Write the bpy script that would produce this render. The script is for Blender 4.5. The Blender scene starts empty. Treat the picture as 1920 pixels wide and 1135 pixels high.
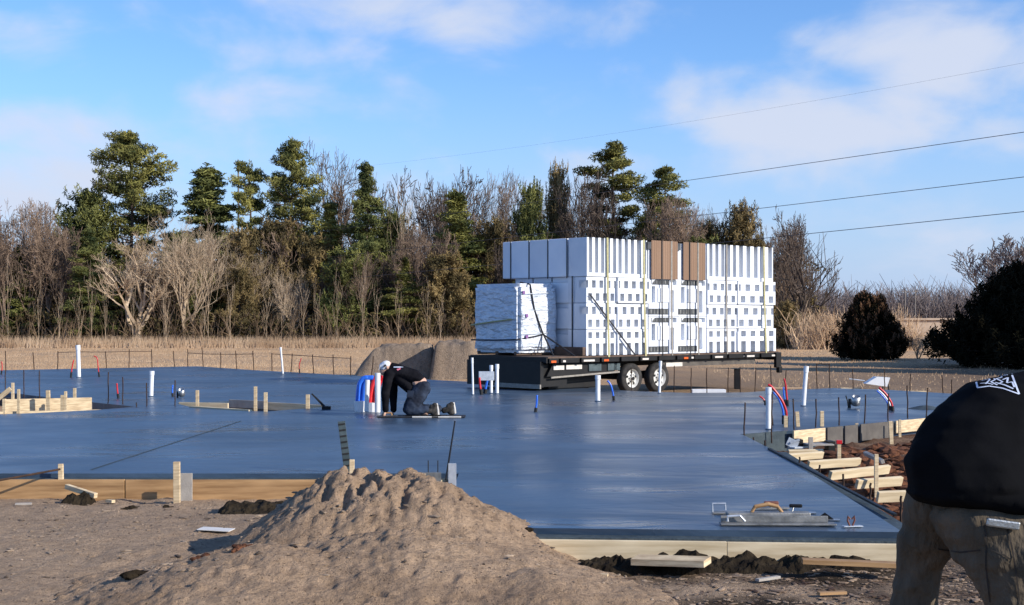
import bpy, bmesh, math, random
import numpy as np
from mathutils import Vector, Matrix, noise, geometry
from mathutils.bvhtree import BVHTree
R = math.radians
random.seed(7)
F, HC, HY = 2600.0, 1.65, 600.0          # focal length in photo pixels, eye height over the slab, horizon row
S = bpy.context.scene
COL = S.collection

def P(px, py, z=0.0):                     # photo pixel on the level z -> world point
    Y = F * (HC - z) / (py - HY)
    return Vector(((px - 960) * Y / F, Y, z))
def Q(px, py, Y):                         # photo pixel at distance Y
    return Vector(((px - 960) * Y / F, Y, HC - (py - HY) * Y / F))

# ------------------------------------------------------------------ materials
def nt(m):
    m.use_nodes = True
    t = m.node_tree
    return t, t.nodes, t.links
def mat(name, c1, c2=None, rough=.8, ns=4.0, bump=0.0, bs=30.0, metal=0.0, spec=.3, rnd=0.0, stretch=(1, 1, 1),
        lo=.35, hi=.65, detail=6.0, bdist=.02):
    m = bpy.data.materials.new(name)
    t, N, L = nt(m)
    b = N['Principled BSDF']
    b.inputs['Roughness'].default_value = rough
    b.inputs['Metallic'].default_value = metal
    b.inputs['Specular IOR Level'].default_value = spec
    b.inputs['Base Color'].default_value = (*c1, 1)
    tc = N.new('ShaderNodeTexCoord'); mp = N.new('ShaderNodeMapping')
    mp.inputs['Scale'].default_value = stretch
    L.new(tc.outputs['Object'], mp.inputs['Vector'])
    if c2 is not None:
        n = N.new('ShaderNodeTexNoise'); n.inputs['Scale'].default_value = ns; n.inputs['Detail'].default_value = detail
        L.new(mp.outputs[0], n.inputs['Vector'])
        r = N.new('ShaderNodeValToRGB')
        r.color_ramp.elements[0].position = lo; r.color_ramp.elements[1].position = hi
        r.color_ramp.elements[0].color = (*c1, 1); r.color_ramp.elements[1].color = (*c2, 1)
        L.new(n.outputs['Fac'], r.inputs['Fac'])
        out = r.outputs['Color']
        if rnd > 0:
            oi = N.new('ShaderNodeObjectInfo'); mr = N.new('ShaderNodeMapRange')
            mr.inputs['To Min'].default_value = 1 - rnd; mr.inputs['To Max'].default_value = 1 + rnd
            L.new(oi.outputs['Random'], mr.inputs['Value'])
            h = N.new('ShaderNodeHueSaturation'); L.new(mr.outputs[0], h.inputs['Value']); L.new(out, h.inputs['Color'])
            out = h.outputs['Color']
        L.new(out, b.inputs['Base Color'])
    if bump > 0:
        n2 = N.new('ShaderNodeTexNoise'); n2.inputs['Scale'].default_value = bs; n2.inputs['Detail'].default_value = 5
        L.new(mp.outputs[0], n2.inputs['Vector'])
        bp = N.new('ShaderNodeBump'); bp.inputs['Strength'].default_value = bump; bp.inputs['Distance'].default_value = bdist
        L.new(n2.outputs['Fac'], bp.inputs['Height']); L.new(bp.outputs[0], b.inputs['Normal'])
    return m

M = {}
M['lumber'] = mat('lumber', (.44, .32, .19), (.72, .57, .36), .8, 5, .3, 40, stretch=(1, 1, 8), bdist=.004, rnd=.12)
M['form_orange'] = mat('form_lumber', (.27, .15, .065), (.50, .30, .14), .65, 2.6, .3, 30, stretch=(.6, 1, 7), bdist=.004)
M['form_cream'] = mat('form_pine', (.52, .40, .24), (.76, .62, .41), .75, 2.8, .3, 30, stretch=(.6, 1, 7), bdist=.004)
M['ply_grey'] = mat('weathered_plywood', (.30, .27, .24), (.42, .38, .33), .85, 6, .2, 60)
M['ply_dark'] = mat('dark_plywood', (.085, .075, .068), (.13, .115, .10), .85, 5, .2, 40)
M['white_pvc'] = mat('white_pvc', (.80, .80, .80), (.72, .73, .75), .35, 6, spec=.5)
M['black'] = mat('black_paint', (.005, .005, .006), (.011, .010, .010), .55, 5, .1, 40)
M['rust'] = mat('rusty_rebar', (.035, .022, .017), (.07, .035, .02), .85, 20, .4, 120, bdist=.002)
M['pex_red'] = mat('red_pex', (.62, .02, .025), (.5, .015, .02), .3, 8, spec=.5)
M['pex_blue'] = mat('blue_pex', (.02, .12, .62), (.03, .17, .72), .3, 8, spec=.5)
M['tape'] = mat('black_foam_sleeve', (.015, .015, .016), (.03, .03, .03), .8, 8)
M['steel'] = mat('brushed_steel', (.34, .34, .33), (.48, .48, .47), .38, 12, .1, 60, metal=.85, spec=.5)
M['galv'] = mat('galvanised_strap', (.45, .48, .52), (.6, .63, .66), .45, 15, .1, 60, metal=.5)
M['mag'] = mat('magnesium_float', (.15, .15, .145), (.28, .275, .26), .5, 9, .15, 50, metal=.4)
M['foam'] = mat('white_foam', (.76, .78, .81), (.62, .65, .71), .75, 1.6, .12, 90, bdist=.003, rnd=.07, lo=.3, hi=.8)
M['gap_shade'] = mat('gap_shade_dark', (.05, .055, .06), (.09, .095, .10), .8, 5)  # dark tone standing in for shade inside gaps and slots
M['card'] = mat('brown_cardboard', (.25, .155, .10), (.30, .19, .125), .85, 3, .35, 25, stretch=(1, 1, .1), bdist=.01)
M['dunnage'] = mat('brown_dunnage', (.09, .06, .045), (.15, .10, .075), .9, 5, .3, 30)
M['yellow'] = mat('yellow_strap', (.46, .42, .22), (.34, .31, .16), .7, 20)
M['strap_grey'] = mat('grey_strap', (.23, .21, .18), (.32, .29, .25), .7, 20)
M['strap_black'] = mat('black_strap', (.015, .015, .018), (.03, .03, .035), .7, 20)
M['tyre'] = mat('tyre_rubber', (.018, .017, .017), (.05, .045, .04), .85, 8, .3, 50)
M['rim'] = mat('white_rim', (.68, .67, .63), (.52, .50, .45), .45, 9, .1, 40, spec=.5)
M['orange_reflector'] = mat('orange_reflector', (.75, .13, .02), (.62, .10, .02), .25, 9, spec=.6)
M['white_reflector'] = mat('pale_reflector', (.72, .66, .58), (.6, .55, .5), .3, 9, spec=.6)
M['bark_tan'] = mat('pale_tan_bark', (.34, .245, .16), (.54, .42, .29), .9, 1.2, .4, 20, rnd=.15)
M['bark_grey'] = mat('grey_brown_bark', (.10, .07, .05), (.27, .19, .135), .9, 1.0, .4, 20, rnd=.25)
M['bark_dark'] = mat('dark_bark', (.055, .04, .032), (.12, .09, .07), .95, 1.2, .4, 20, rnd=.2)
M['bark_far'] = mat('far_grey_bark', (.13, .105, .10), (.21, .175, .165), .95, .5, rnd=.12)
M['pine'] = mat('olive_pine_needles', (.03, .042, .010), (.30, .275, .07), .8, .55, rnd=.18, detail=3, lo=.38, hi=.66)
M['spruce'] = mat('dark_green_needles', (.022, .036, .010), (.20, .20, .055), .8, .6, rnd=.18, detail=3)
M['rustfol'] = mat('bronze_cedar_foliage', (.06, .048, .018), (.28, .20, .085), .85, .6, rnd=.2, detail=3)
M['cedar'] = mat('blackish_cedar_foliage', (.006, .007, .004), (.022, .018, .010), .95, .7, detail=3, spec=.05)
M['cedar_tip'] = mat('russet_cedar_tips', (.06, .03, .016), (.20, .11, .06), .9, .9, detail=3, spec=.1)
M['drygrass'] = mat('dry_grass', (.42, .28, .17), (.62, .45, .29), .95, .4, detail=3)
M['thicket'] = mat('thicket_twigs', (.035, .023, .014), (.30, .205, .125), .95, .35, detail=4)
M['thicketleaf'] = mat('thicket_leaves', (.012, .013, .005), (.15, .11, .04), .9, .35, detail=4)
M['soil'] = mat('dark_wet_soil', (.010, .007, .0045), (.034, .025, .015), .95, 6, .8, 25, bdist=.04, spec=.1)
M['redsoil'] = mat('red_brown_clods', (.045, .018, .010), (.20, .085, .045), .95, 5, .8, 20, bdist=.03, spec=.1)
M['skin'] = mat('skin', (.52, .31, .22), (.6, .38, .28), .55, 12, spec=.35)
M['shirt'] = mat('black_cotton', (.004, .004, .0045), (.008, .008, .009), .95, 4, .3, 8, bdist=.02, spec=.05)
M['hood'] = mat('black_hoodie', (.006, .006, .008), (.012, .012, .015), .95, 6, .3, 10, spec=.05)
M['jeans'] = mat('blue_jeans', (.005, .008, .018), (.034, .05, .085), .85, 5, .3, 14, lo=.4, hi=.7)
M['khaki'] = mat('khaki_canvas', (.075, .06, .042), (.15, .118, .085), .9, 5, .9, 9, stretch=(1, 1, .55), bdist=.07, spec=.1)
M['cap'] = mat('pale_cap', (.55, .57, .62), (.7, .72, .76), .7, 9)
M['print'] = mat('white_print', (.62, .68, .78), (.55, .6, .72), .7, 30)
M['pinkprint'] = mat('pink_print', (.7, .2, .25), (.6, .15, .2), .7, 30)
M['boot'] = mat('dusty_boot', (.012, .011, .010), (.07, .063, .056), .8, 14, .3, 40)
M['sole'] = mat('pale_sole', (.5, .48, .45), (.62, .6, .56), .7, 14)
M['wire'] = mat('cable', (.05, .05, .055), (.08, .08, .085), .6, 9)
M['pole'] = mat('grey_pole', (.18, .16, .14), (.26, .23, .2), .9, 4)
M['brick'] = mat('beige_wall', (.45, .34, .25), (.52, .4, .3), .9, 2)
M['redbrown'] = mat('red_brown_handle', (.13, .045, .03), (.2, .075, .05), .5, 10)
M['label_purple'] = mat('purple_label', (.20, .10, .26), (.26, .12, .3), .5, 10)

# shrink-wrapped pallet: crinkled pale film
def wrap_mat():
    m = mat('pale_film_wrap', (.60, .66, .74), (.78, .80, .84),   .32, 3.0, 1.0, 4.0, stretch=(1, 1, 2.2), bdist=.16, spec=.5)
    return m
M['wrap'] = wrap_mat()

# wet concrete
def slab_mat():
    m = bpy.data.materials.new('wet_concrete')
    t, N, L = nt(m); b = N['Principled BSDF']
    tc = N.new('ShaderNodeTexCoord')
    mp = N.new('ShaderNodeMapping'); mp.inputs['Scale'].default_value = (.45, .9, 1); mp.inputs['Rotation'].default_value = (0, 0, R(-12))
    L.new(tc.outputs['Object'], mp.inputs['Vector'])
    n = N.new('ShaderNodeTexNoise'); n.inputs['Scale'].default_value = .8; n.inputs['Detail'].default_value = 7; n.inputs['Distortion'].default_value = .8
    L.new(mp.outputs[0], n.inputs['Vector'])
    r = N.new('ShaderNodeValToRGB'); e = r.color_ramp.elements
    e[0].position = .36; e[0].color = (.028, .050, .084, 1); e[1].position = .66; e[1].color = (.060, .098, .150, 1)
    nl = N.new('ShaderNodeTexNoise'); nl.inputs['Scale'].default_value = .35; nl.inputs['Detail'].default_value = 4; nl.inputs['Distortion'].default_value = .6; L.new(tc.outputs['Object'], nl.inputs['Vector'])
    ml = N.new('ShaderNodeMapRange'); ml.inputs['From Min'].default_value = .35; ml.inputs['From Max'].default_value = .65; ml.inputs['To Min'].default_value = .72; ml.inputs['To Max'].default_value = 1.25; L.new(nl.outputs['Fac'], ml.inputs['Value'])
    sc = N.new('ShaderNodeVectorMath'); sc.operation = 'SCALE'; L.new(n.outputs['Fac'], r.inputs['Fac']); L.new(r.outputs[0], sc.inputs[0]); L.new(ml.outputs[0], sc.inputs['Scale']); L.new(sc.outputs[0], b.inputs['Base Color'])
    rr = N.new('ShaderNodeMapRange'); rr.inputs['From Min'].default_value = .3; rr.inputs['From Max'].default_value = .7
    rr.inputs['To Min'].default_value = .20; rr.inputs['To Max'].default_value = .50
    L.new(n.outputs['Fac'], rr.inputs['Value']); L.new(rr.outputs[0], b.inputs['Roughness'])
    b.inputs['Specular IOR Level'].default_value = .5
    # trowel swirls
    w = N.new('ShaderNodeTexNoise'); w.inputs['Scale'].default_value = 1.3; w.inputs['Detail'].default_value = 4; w.inputs['Distortion'].default_value = 2.2
    L.new(mp.outputs[0], w.inputs['Vector'])
    mp2 = N.new('ShaderNodeMapping'); mp2.inputs['Scale'].default_value = (.7, 2.6, 1)
    L.new(tc.outputs['Object'], mp2.inputs['Vector'])
    w2 = N.new('ShaderNodeTexNoise'); w2.inputs['Scale'].default_value = 3; w2.inputs['Detail'].default_value = 3; w2.inputs['Distortion'].default_value = 1
    L.new(mp2.outputs[0], w2.inputs['Vector'])
    ad = N.new('ShaderNodeMath'); ad.operation = 'MULTIPLY_ADD'; ad.inputs[1].default_value = .16
    L.new(w2.outputs['Fac'], ad.inputs[0]); L.new(w.outputs['Fac'], ad.inputs[2])
    bp = N.new('ShaderNodeBump'); bp.inputs['Strength'].default_value = .42; bp.inputs['Distance'].default_value = .06
    L.new(ad.outputs[0], bp.inputs['Height']); L.new(bp.outputs[0], b.inputs['Normal'])
    return m
M['slab'] = slab_mat()
M['slab_edge'] = mat('green_concrete_edge', (.035, .05, .06), (.06, .08, .09), .7, 3, .5, 14, bdist=.03)

def ground_mat(name, attr=True, c1=None, c2=None):
    m = bpy.data.materials.new(name)
    t, N, L = nt(m); b = N['Principled BSDF']; b.inputs['Roughness'].default_value = .95
    b.inputs['Specular IOR Level'].default_value = .1
    tc = N.new('ShaderNodeTexCoord')
    n = N.new('ShaderNodeTexNoise'); n.inputs['Scale'].default_value = 9; n.inputs['Detail'].default_value = 10; n.inputs['Roughness'].default_value = .65
    L.new(tc.outputs['Object'], n.inputs['Vector'])
    r = N.new('ShaderNodeMapRange'); r.inputs['From Min'].default_value = .3; r.inputs['From Max'].default_value = .7
    r.inputs['To Min'].default_value = .74; r.inputs['To Max'].default_value = 1.22
    L.new(n.outputs['Fac'], r.inputs['Value'])
    a = N.new('ShaderNodeVertexColor'); a.layer_name = 'Col'
    mx = N.new('ShaderNodeVectorMath'); mx.operation = 'SCALE'
    L.new(a.outputs['Color'], mx.inputs[0]); L.new(r.outputs[0], mx.inputs['Scale'])
    n3 = N.new('ShaderNodeTexNoise'); n3.inputs['Scale'].default_value = 42; n3.inputs['Detail'].default_value = 4; L.new(tc.outputs['Object'], n3.inputs['Vector'])
    r3 = N.new('ShaderNodeMapRange'); r3.inputs['From Min'].default_value = .60; r3.inputs['From Max'].default_value = .70; r3.inputs['To Min'].default_value = 1; r3.inputs['To Max'].default_value = .38
    L.new(n3.outputs['Fac'], r3.inputs['Value'])
    mx3 = N.new('ShaderNodeVectorMath'); mx3.operation = 'SCALE'; L.new(mx.outputs[0], mx3.inputs[0]); L.new(r3.outputs[0], mx3.inputs['Scale'])
    L.new(mx3.outputs[0], b.inputs['Base Color'])
    n2 = N.new('ShaderNodeTexNoise'); n2.inputs['Scale'].default_value = 26; n2.inputs['Detail'].default_value = 8; n2.inputs['Roughness'].default_value = .7
    L.new(tc.outputs['Object'], n2.inputs['Vector'])
    bp = N.new('ShaderNodeBump'); bp.inputs['Strength'].default_value = 1.0; bp.inputs['Distance'].default_value = .055
    L.new(n2.outputs['Fac'], bp.inputs['Height']); L.new(bp.outputs[0], b.inputs['Normal'])
    return m
M['ground'] = ground_mat('bare_ground')

# ------------------------------------------------------------------ mesh builder
class MB:
    def __init__(s): s.v = []; s.f = []
    def add(s, vs, fs):
        o = len(s.v); s.v += [tuple(v) for v in vs]; s.f += [tuple(i + o for i in f) for f in fs]; return s
    def box(s, c, d, rz=0, ry=0, rx=0, bev=0.0):
        hx, hy, hz = d[0] / 2, d[1] / 2, d[2] / 2
        m = Matrix.Translation(c) @ Matrix.Rotation(rz, 4, 'Z') @ Matrix.Rotation(ry, 4, 'Y') @ Matrix.Rotation(rx, 4, 'X')
        if bev <= 0:
            vs = [m @ Vector((x, y, z)) for x in (-hx, hx) for y in (-hy, hy) for z in (-hz, hz)]
            s.add(vs, [(0, 1, 3, 2), (4, 6, 7, 5), (0, 4, 5, 1), (2, 3, 7, 6), (0, 2, 6, 4), (1, 5, 7, 3)])
        else:
            bm = bmesh.new(); bmesh.ops.create_cube(bm, size=1)
            for v in bm.verts: v.co = Vector((v.co.x * d[0], v.co.y * d[1], v.co.z * d[2]))
            bmesh.ops.bevel(bm, geom=bm.edges[:], offset=bev, segments=2, affect='EDGES', profile=.6)
            bm.verts.index_update()
            s.add([m @ v.co for v in bm.verts], [[v.index for v in f.verts] for f in bm.faces]); bm.free()
        return s
    def tube(s, pts, rad, n=6, cap=True):
        pts = [Vector(p) for p in pts]
        if not hasattr(rad, '__len__'): rad = [rad] * len(pts)
        vs, fs = [], []
        up = Vector((0, 0, 1)); a = None
        for i, p in enumerate(pts):
            d = (pts[min(i + 1, len(pts) - 1)] - pts[max(i - 1, 0)])
            if d.length < 1e-9: d = Vector((0, 0, 1))
            d.normalize()
            if a is None:
                a = d.cross(up) if abs(d.z) < .95 else d.cross(Vector((1, 0, 0)))
            a = a - d * a.dot(d)
            if a.length < 1e-6: a = d.orthogonal()
            a.normalize()
            b = d.cross(a)
            for k in range(n):
                t = 2 * math.pi * k / n
                vs.append(p + (a * math.cos(t) + b * math.sin(t)) * rad[i])
        for i in range(len(pts) - 1):
            for k in range(n):
                fs.append((i * n + k, i * n + (k + 1) % n, (i + 1) * n + (k + 1) % n, (i + 1) * n + k))
        if cap:
            fs.append(tuple(range(n))[::-1]); fs.append(tuple((len(pts) - 1) * n + k for k in range(n)))
        return s.add(vs, fs)
    def lathe(s, prof, n=24, m=None):              # profile (r, y) about the Y axis
        m = m or Matrix(); vs = []; fs = []
        for r, y in prof:
            for k in range(n):
                t = 2 * math.pi * k / n; vs.append(m @ Vector((r * math.cos(t), y, r * math.sin(t))))
        for i in range(len(prof) - 1):
            for k in range(n):
                fs.append((i * n + k, i * n + (k + 1) % n, (i + 1) * n + (k + 1) % n, (i + 1) * n + k))
        return s.add(vs, fs)
    def quad(s, c, a, b):
        s.add([c - a - b, c + a - b, c + a + b, c - a + b], [(0, 1, 2, 3)])
    def mesh(s, name):
        me = bpy.data.meshes.new(name); me.from_pydata(s.v, [], s.f); me.update(); return me
    def build(s, name, m, parent=None, loc=None, rz=0, smooth=False):
        me = s.mesh(name); me.materials.append(m)
        if smooth: me.polygons.foreach_set('use_smooth', [True] * len(me.polygons))
        o = bpy.data.objects.new(name, me); COL.objects.link(o)
        if parent: o.parent = parent
        if loc is not None: o.location = loc
        o.rotation_euler.z = rz
        return o
def tag(o, label, cat, group=None, kind=None):
    if label: o['label'] = label
    if cat: o['category'] = cat
    if group: o['group'] = group
    if kind: o['kind'] = kind
    return o
def struct(o): o['kind'] = 'structure'; return o
def thing(name, label, cat, loc=(0, 0, 0), rz=0, group=None):
    o = bpy.data.objects.new(name, None); COL.objects.link(o); o.empty_display_size = .1
    o.location = loc; o.rotation_euler.z = rz
    return tag(o, label, cat, group)
def dup(root, loc, rz=0, scale=None, label=None, group=None):
    r = root.copy(); COL.objects.link(r); r.location = loc; r.rotation_euler = (0, 0, rz)
    if scale is not None: r.scale = scale
    if label: r['label'] = label
    if group: r['group'] = group
    for ch in list(root.children):
        c = ch.copy(); COL.objects.link(c); c.parent = r
        for g in ch.children:
            d = g.copy(); COL.objects.link(d); d.parent = c
    return r
ORD = ['first', 'second', 'third', 'fourth', 'fifth', 'sixth', 'seventh', 'eighth', 'ninth', 'tenth', 'eleventh', 'twelfth',
       'thirteenth', 'fourteenth', 'fifteenth', 'sixteenth', 'seventeenth', 'eighteenth', 'nineteenth', 'twentieth',
       'twenty-first', 'twenty-second', 'twenty-third', 'twenty-fourth', 'twenty-fifth', 'twenty-sixth']

def fbm(x, y, z=0.0, o=4, sc=1.0):
    v = 0; a = .5
    for _ in range(o):
        v += a * noise.noise((x * sc, y * sc, z)); a *= .5; sc *= 2.03
    return v

# ------------------------------------------------------------------ sky, sun, camera
SUN_EL, SUN_DIR = 25.0, Vector((.885, -.465, 0)).normalized()
az = math.atan2(SUN_DIR.x, SUN_DIR.y)      # clockwise from +Y
w = bpy.data.worlds.new('World'); S.world = w; w.use_nodes = True
t, N, L = w.node_tree, w.node_tree.nodes, w.node_tree.links
for n in list(N): N.remove(n)
out = N.new('ShaderNodeOutputWorld'); bg = N.new('ShaderNodeBackground'); bg.inputs['Strength'].default_value = .12
sky = N.new('ShaderNodeTexSky'); sky.sky_type = 'NISHITA'; sky.sun_disc = False
sky.sun_elevation = R(SUN_EL); sky.sun_rotation = az
sky.air_density = 1.0; sky.dust_density = .3; sky.ozone_density = 2.2
tint = N.new('ShaderNodeMix'); tint.data_type = 'RGBA'; tint.blend_type = 'MULTIPLY'; tint.inputs['Factor'].default_value = 1
L.new(sky.outputs[0], tint.inputs['A']); tint.inputs['B'].default_value = (.66, .90, 1.26, 1)
tc = N.new('ShaderNodeTexCoord'); sp = N.new('ShaderNodeSeparateXYZ'); L.new(tc.outputs['Generated'], sp.inputs[0])
def mth(op, a, b=None, c=None, clamp=False):
    n = N.new('ShaderNodeMath'); n.operation = op; n.use_clamp = clamp
    for i, q in enumerate((a, b, c)):
        if q is None: continue
        if isinstance(q, (int, float)): n.inputs[i].default_value = q
        else: L.new(q, n.inputs[i])
    return n.outputs[0]
azi = mth('ARCTAN2', sp.outputs['X'], sp.outputs['Y'])
ele = mth('ARCSINE', sp.outputs['Z'])
mpc = N.new('ShaderNodeMapping'); mpc.inputs['Scale'].default_value = (1, 1, 1.9)
L.new(tc.outputs['Generated'], mpc.inputs['Vector'])
nz = N.new('ShaderNodeTexNoise'); nz.inputs['Scale'].default_value = 10; nz.inputs['Detail'].default_value = 7; nz.inputs['Roughness'].default_value = .52
nz.inputs['Distortion'].default_value = .25
L.new(mpc.outputs[0], nz.inputs['Vector'])
# soft cloud banks: direction (azimuth, elevation), half sizes, weight
def ang(px, py): return math.atan2(px - 960, F), math.atan2(600 - py, math.hypot(F, px - 960))
banks = [(40, 70, 150, 62, 1.0), (830, 30, 330, 52, .95), (640, 95, 160, 50, .62), (760, 125, 130, 40, .35), (420, 190, 190, 52, .62), (150, 245, 260, 70, .95),
         (30, 330, 330, 100, .8), (1480, 225, 250, 110, 1.15), (1760, 115, 240, 62, 1.1), (1700, 95, 70, 40, .5), (1900, 270, 130, 60, .7),
         (650, 300, 150, 70, .55), (1000, 420, 500, 95, .55), (860, 130, 90, 26, .35), (1300, 300, 500, 60, .45), (1700, 470, 360, 70, .35), (300, 440, 400, 80, .4)]
acc = None
for cx, cy, wx, wy, wt in banks:
    a0, e0 = ang(cx, cy); sx = wx / F; sy = wy / F
    dx = mth('DIVIDE', mth('SUBTRACT', azi, a0), sx); dy = mth('DIVIDE', mth('SUBTRACT', ele, e0), sy)
    r2 = mth('ADD', mth('MULTIPLY', dx, dx), mth('MULTIPLY', dy, dy))
    g = mth('MULTIPLY', mth('EXPONENT', mth('MULTIPLY', r2, -.8)), wt)
    acc = g if acc is None else mth('MAXIMUM', acc, g)
# general broken cloud elsewhere in the sky
far = mth('MULTIPLY', mth('SUBTRACT', nz.outputs['Fac'], .52, clamp=True), 1.2)
dens = mth('ADD', acc, mth('MULTIPLY', mth('SUBTRACT', nz.outputs['Fac'], .5), 3.0))
mask = N.new('ShaderNodeMapRange'); mask.interpolation_type = 'SMOOTHSTEP'
mask.inputs['From Min'].default_value = .10; mask.inputs['From Max'].default_value = 1.25; mask.inputs['To Max'].default_value = .92
L.new(dens, mask.inputs['Value'])
mask2 = mth('MAXIMUM', mask.outputs[0], mth('MULTIPLY', far, .25))
hz = N.new('ShaderNodeMapRange'); hz.interpolation_type = 'SMOOTHSTEP'; L.new(ele, hz.inputs['Value'])
hz.inputs['From Min'].default_value = -.02; hz.inputs['From Max'].default_value = .20; hz.inputs['To Min'].default_value = .85; hz.inputs['To Max'].default_value = 0
hm = N.new('ShaderNodeMix'); hm.data_type = 'RGBA'; L.new(hz.outputs[0], hm.inputs['Factor']); L.new(tint.outputs['Result'], hm.inputs['A']); hm.inputs['B'].default_value = (3.1, 3.85, 5.7, 1)
cl = N.new('ShaderNodeMix'); cl.data_type = 'RGBA'
L.new(mask2, cl.inputs['Factor']); L.new(hm.outputs['Result'], cl.inputs['A']); cl.inputs['B'].default_value = (4.35, 4.75, 5.75, 1)
L.new(cl.outputs['Result'], bg.inputs['Color']); L.new(bg.outputs[0], out.inputs[0])

sd = bpy.data.lights.new('sun', 'SUN'); sd.energy = 4.4; sd.angle = R(.53); sd.color = (1, .93, .82)
so = bpy.data.objects.new('sun', sd); COL.objects.link(so)
to_sun = Vector((SUN_DIR.x * math.cos(R(SUN_EL)), SUN_DIR.y * math.cos(R(SUN_EL)), math.sin(R(SUN_EL))))
so.rotation_euler = to_sun.to_track_quat('Z', 'Y').to_euler(); so.location = to_sun * 60

cam = bpy.data.cameras.new('camera'); co = bpy.data.objects.new('camera', cam); COL.objects.link(co); S.camera = co
cam.sensor_width = 36; cam.lens = 36 * F / 1920; cam.shift_y = (HY - 567.5) / 1920
co.location = (0, 0, HC); co.rotation_euler = (R(90), 0, 0); cam.clip_end = 5000; cam.clip_start = .1
S.view_settings.view_transform = 'Standard'; S.view_settings.look = 'None'; S.view_settings.exposure = .38

# ------------------------------------------------------------------ ground
def gz(x, y):
    if y < 60: base = -.25
    else: base = -.25 - .10 * min(1, (y - 60) / 50)
    h = base
    near = max(0, min(1, (24 - y) / 6))
    if near > 0:
        h += near * (.07 * fbm(x, y, 1, 3, .9) + .035 * fbm(x, y, 5, 4, 4))
        if y < 15: h -= near * .05 * max(0, noise.noise((x * 5, y * 3.2, 2.5)) - .3)
        # trench dug outside the forms, dark soil banks
    if 3.4 < x < 9 and 11.2 < y < 22:
        k = min(1, (x - 3.4) / .4) * min(1, (y - 11.2) / .5)
        h += k * (.16 * abs(fbm(x, y, 9, 4, 2.2)) + .05 * fbm(x, y, 3, 3, 7) - .05)
    if y > 30: h += .05 * fbm(x, y, 2, 4, .35)
    if y > 30 and x > 8: h += min(1, (x - 8) / 6) * .12 * fbm(x, y, 4, 3, .25)
    return h
def gcol(x, y):
    sand = Vector((.46, .325, .215)); field = Vector((.66, .42, .225)); brown = Vector((.20, .145, .105))
    red = Vector((.10, .045, .028)); dark = Vector((.05, .035, .022)); grey = Vector((.37, .262, .178))
    n1 = fbm(x, y, 11, 4, .35); n2 = fbm(x, y, 17, 4, 1.6)
    if y < 26:
        c = sand.lerp(grey, max(0, min(1, .5 + 1.6 * n1)))
        k = max(0, min(1, (x - .3) / .8)) * max(0, min(1, (11.5 - y) / .8))
        c = c.lerp(brown.lerp(dark, max(0, min(1, .5 + 2.5 * n2))), k * max(0, min(1, .35 + .35 * (x - .6) + 1.8 * n2)))
        if x > 3.3 and y > 11: c = c.lerp(red, max(0, min(1, .75 + 1.2 * n2)))
        if y > 14.8 and x < 3.2: c = c.lerp(dark, .55)
    else:
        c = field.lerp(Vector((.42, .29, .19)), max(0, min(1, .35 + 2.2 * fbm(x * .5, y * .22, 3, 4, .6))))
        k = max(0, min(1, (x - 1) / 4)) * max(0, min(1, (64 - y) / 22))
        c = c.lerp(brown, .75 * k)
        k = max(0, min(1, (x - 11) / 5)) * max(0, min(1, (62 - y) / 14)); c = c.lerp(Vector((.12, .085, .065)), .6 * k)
    return c
def heightfield(name, xs, ys, hf, cf, m, loc=(0, 0, 0), keep=None):
    nx, ny = len(xs), len(ys); vs = []; cols = []
    for y in ys:
        for x in xs:
            vs.append((x - loc[0], y - loc[1], hf(x, y) - loc[2])); c = cf(x, y); cols += [c[0], c[1], c[2], 1]
    fs = []
    for j in range(ny - 1):
        for i in range(nx - 1):
            a = j * nx + i
            if keep and not keep(vs[a], vs[a + nx + 1]): continue
            fs.append((a, a + 1, a + nx + 1, a + nx))
    me = bpy.data.meshes.new(name); me.from_pydata(vs, [], fs)
    ca = me.color_attributes.new('Col', 'FLOAT_COLOR', 'POINT'); ca.data.foreach_set('color', cols)
    me.polygons.foreach_set('use_smooth', [True] * len(me.polygons)); me.materials.append(m); me.update()
    o = bpy.data.objects.new(name, me); COL.objects.link(o); o.location = loc
    return o
def axis(breaks):
    r = []
    for a, b, st in breaks:
        n = max(1, int(round((b - a) / st))); r += [a + (b - a) * i / n for i in range(n)]
    r.append(breaks[-1][1]); return r
gx = axis([(-2500, -400, 300), (-400, -60, 40), (-60, -10, 1.6), (-10, -5, .25), (-5, 5, .045), (5, 12, .12), (12, 60, 1.6), (60, 400, 40), (400, 2500, 300)])
gy = axis([(-60, 2, 4), (2, 8.6, .4), (8.6, 16, .05), (16, 24, .12), (24, 60, .8), (60, 130, 2), (130, 500, 40), (500, 3000, 300)])
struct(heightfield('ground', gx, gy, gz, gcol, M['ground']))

# ------------------------------------------------------------------ slab
outer_px = [(-300, 888), (860, 888)]
far_edge = [(1920, 742), (1780, 738), (1660, 731), (1560, 728), (1440, 733), (1400, 736), (1290, 737), (1180, 733), (1100, 728), (1000, 724), (900, 717),
            (800, 712), (690, 706), (600, 701), (480, 694.5), (370, 687), (230, 690), (100, 692.5), (0, 694.5), (-300, 700)]
loop = [P(*p) for p in outer_px] + [Vector((-.575, 11.05, 0))] + [P(1693, 998), P(1452, 845), P(1392, 815), P(1478, 808), P(1600, 797), P(1745, 783), P(1920, 768), P(2300, 757), P(2300, 746)] + [P(*p) for p in far_edge]
holeL = [P(*p) for p in [(-60, 735), (30, 738), (130, 750), (255, 763), (180, 769), (60, 775), (-60, 779)]]
holeC = [P(*p) for p in [(332, 757), (430, 752), (500, 756), (612, 763), (500, 772), (440, 770), (360, 764)]]
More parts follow.
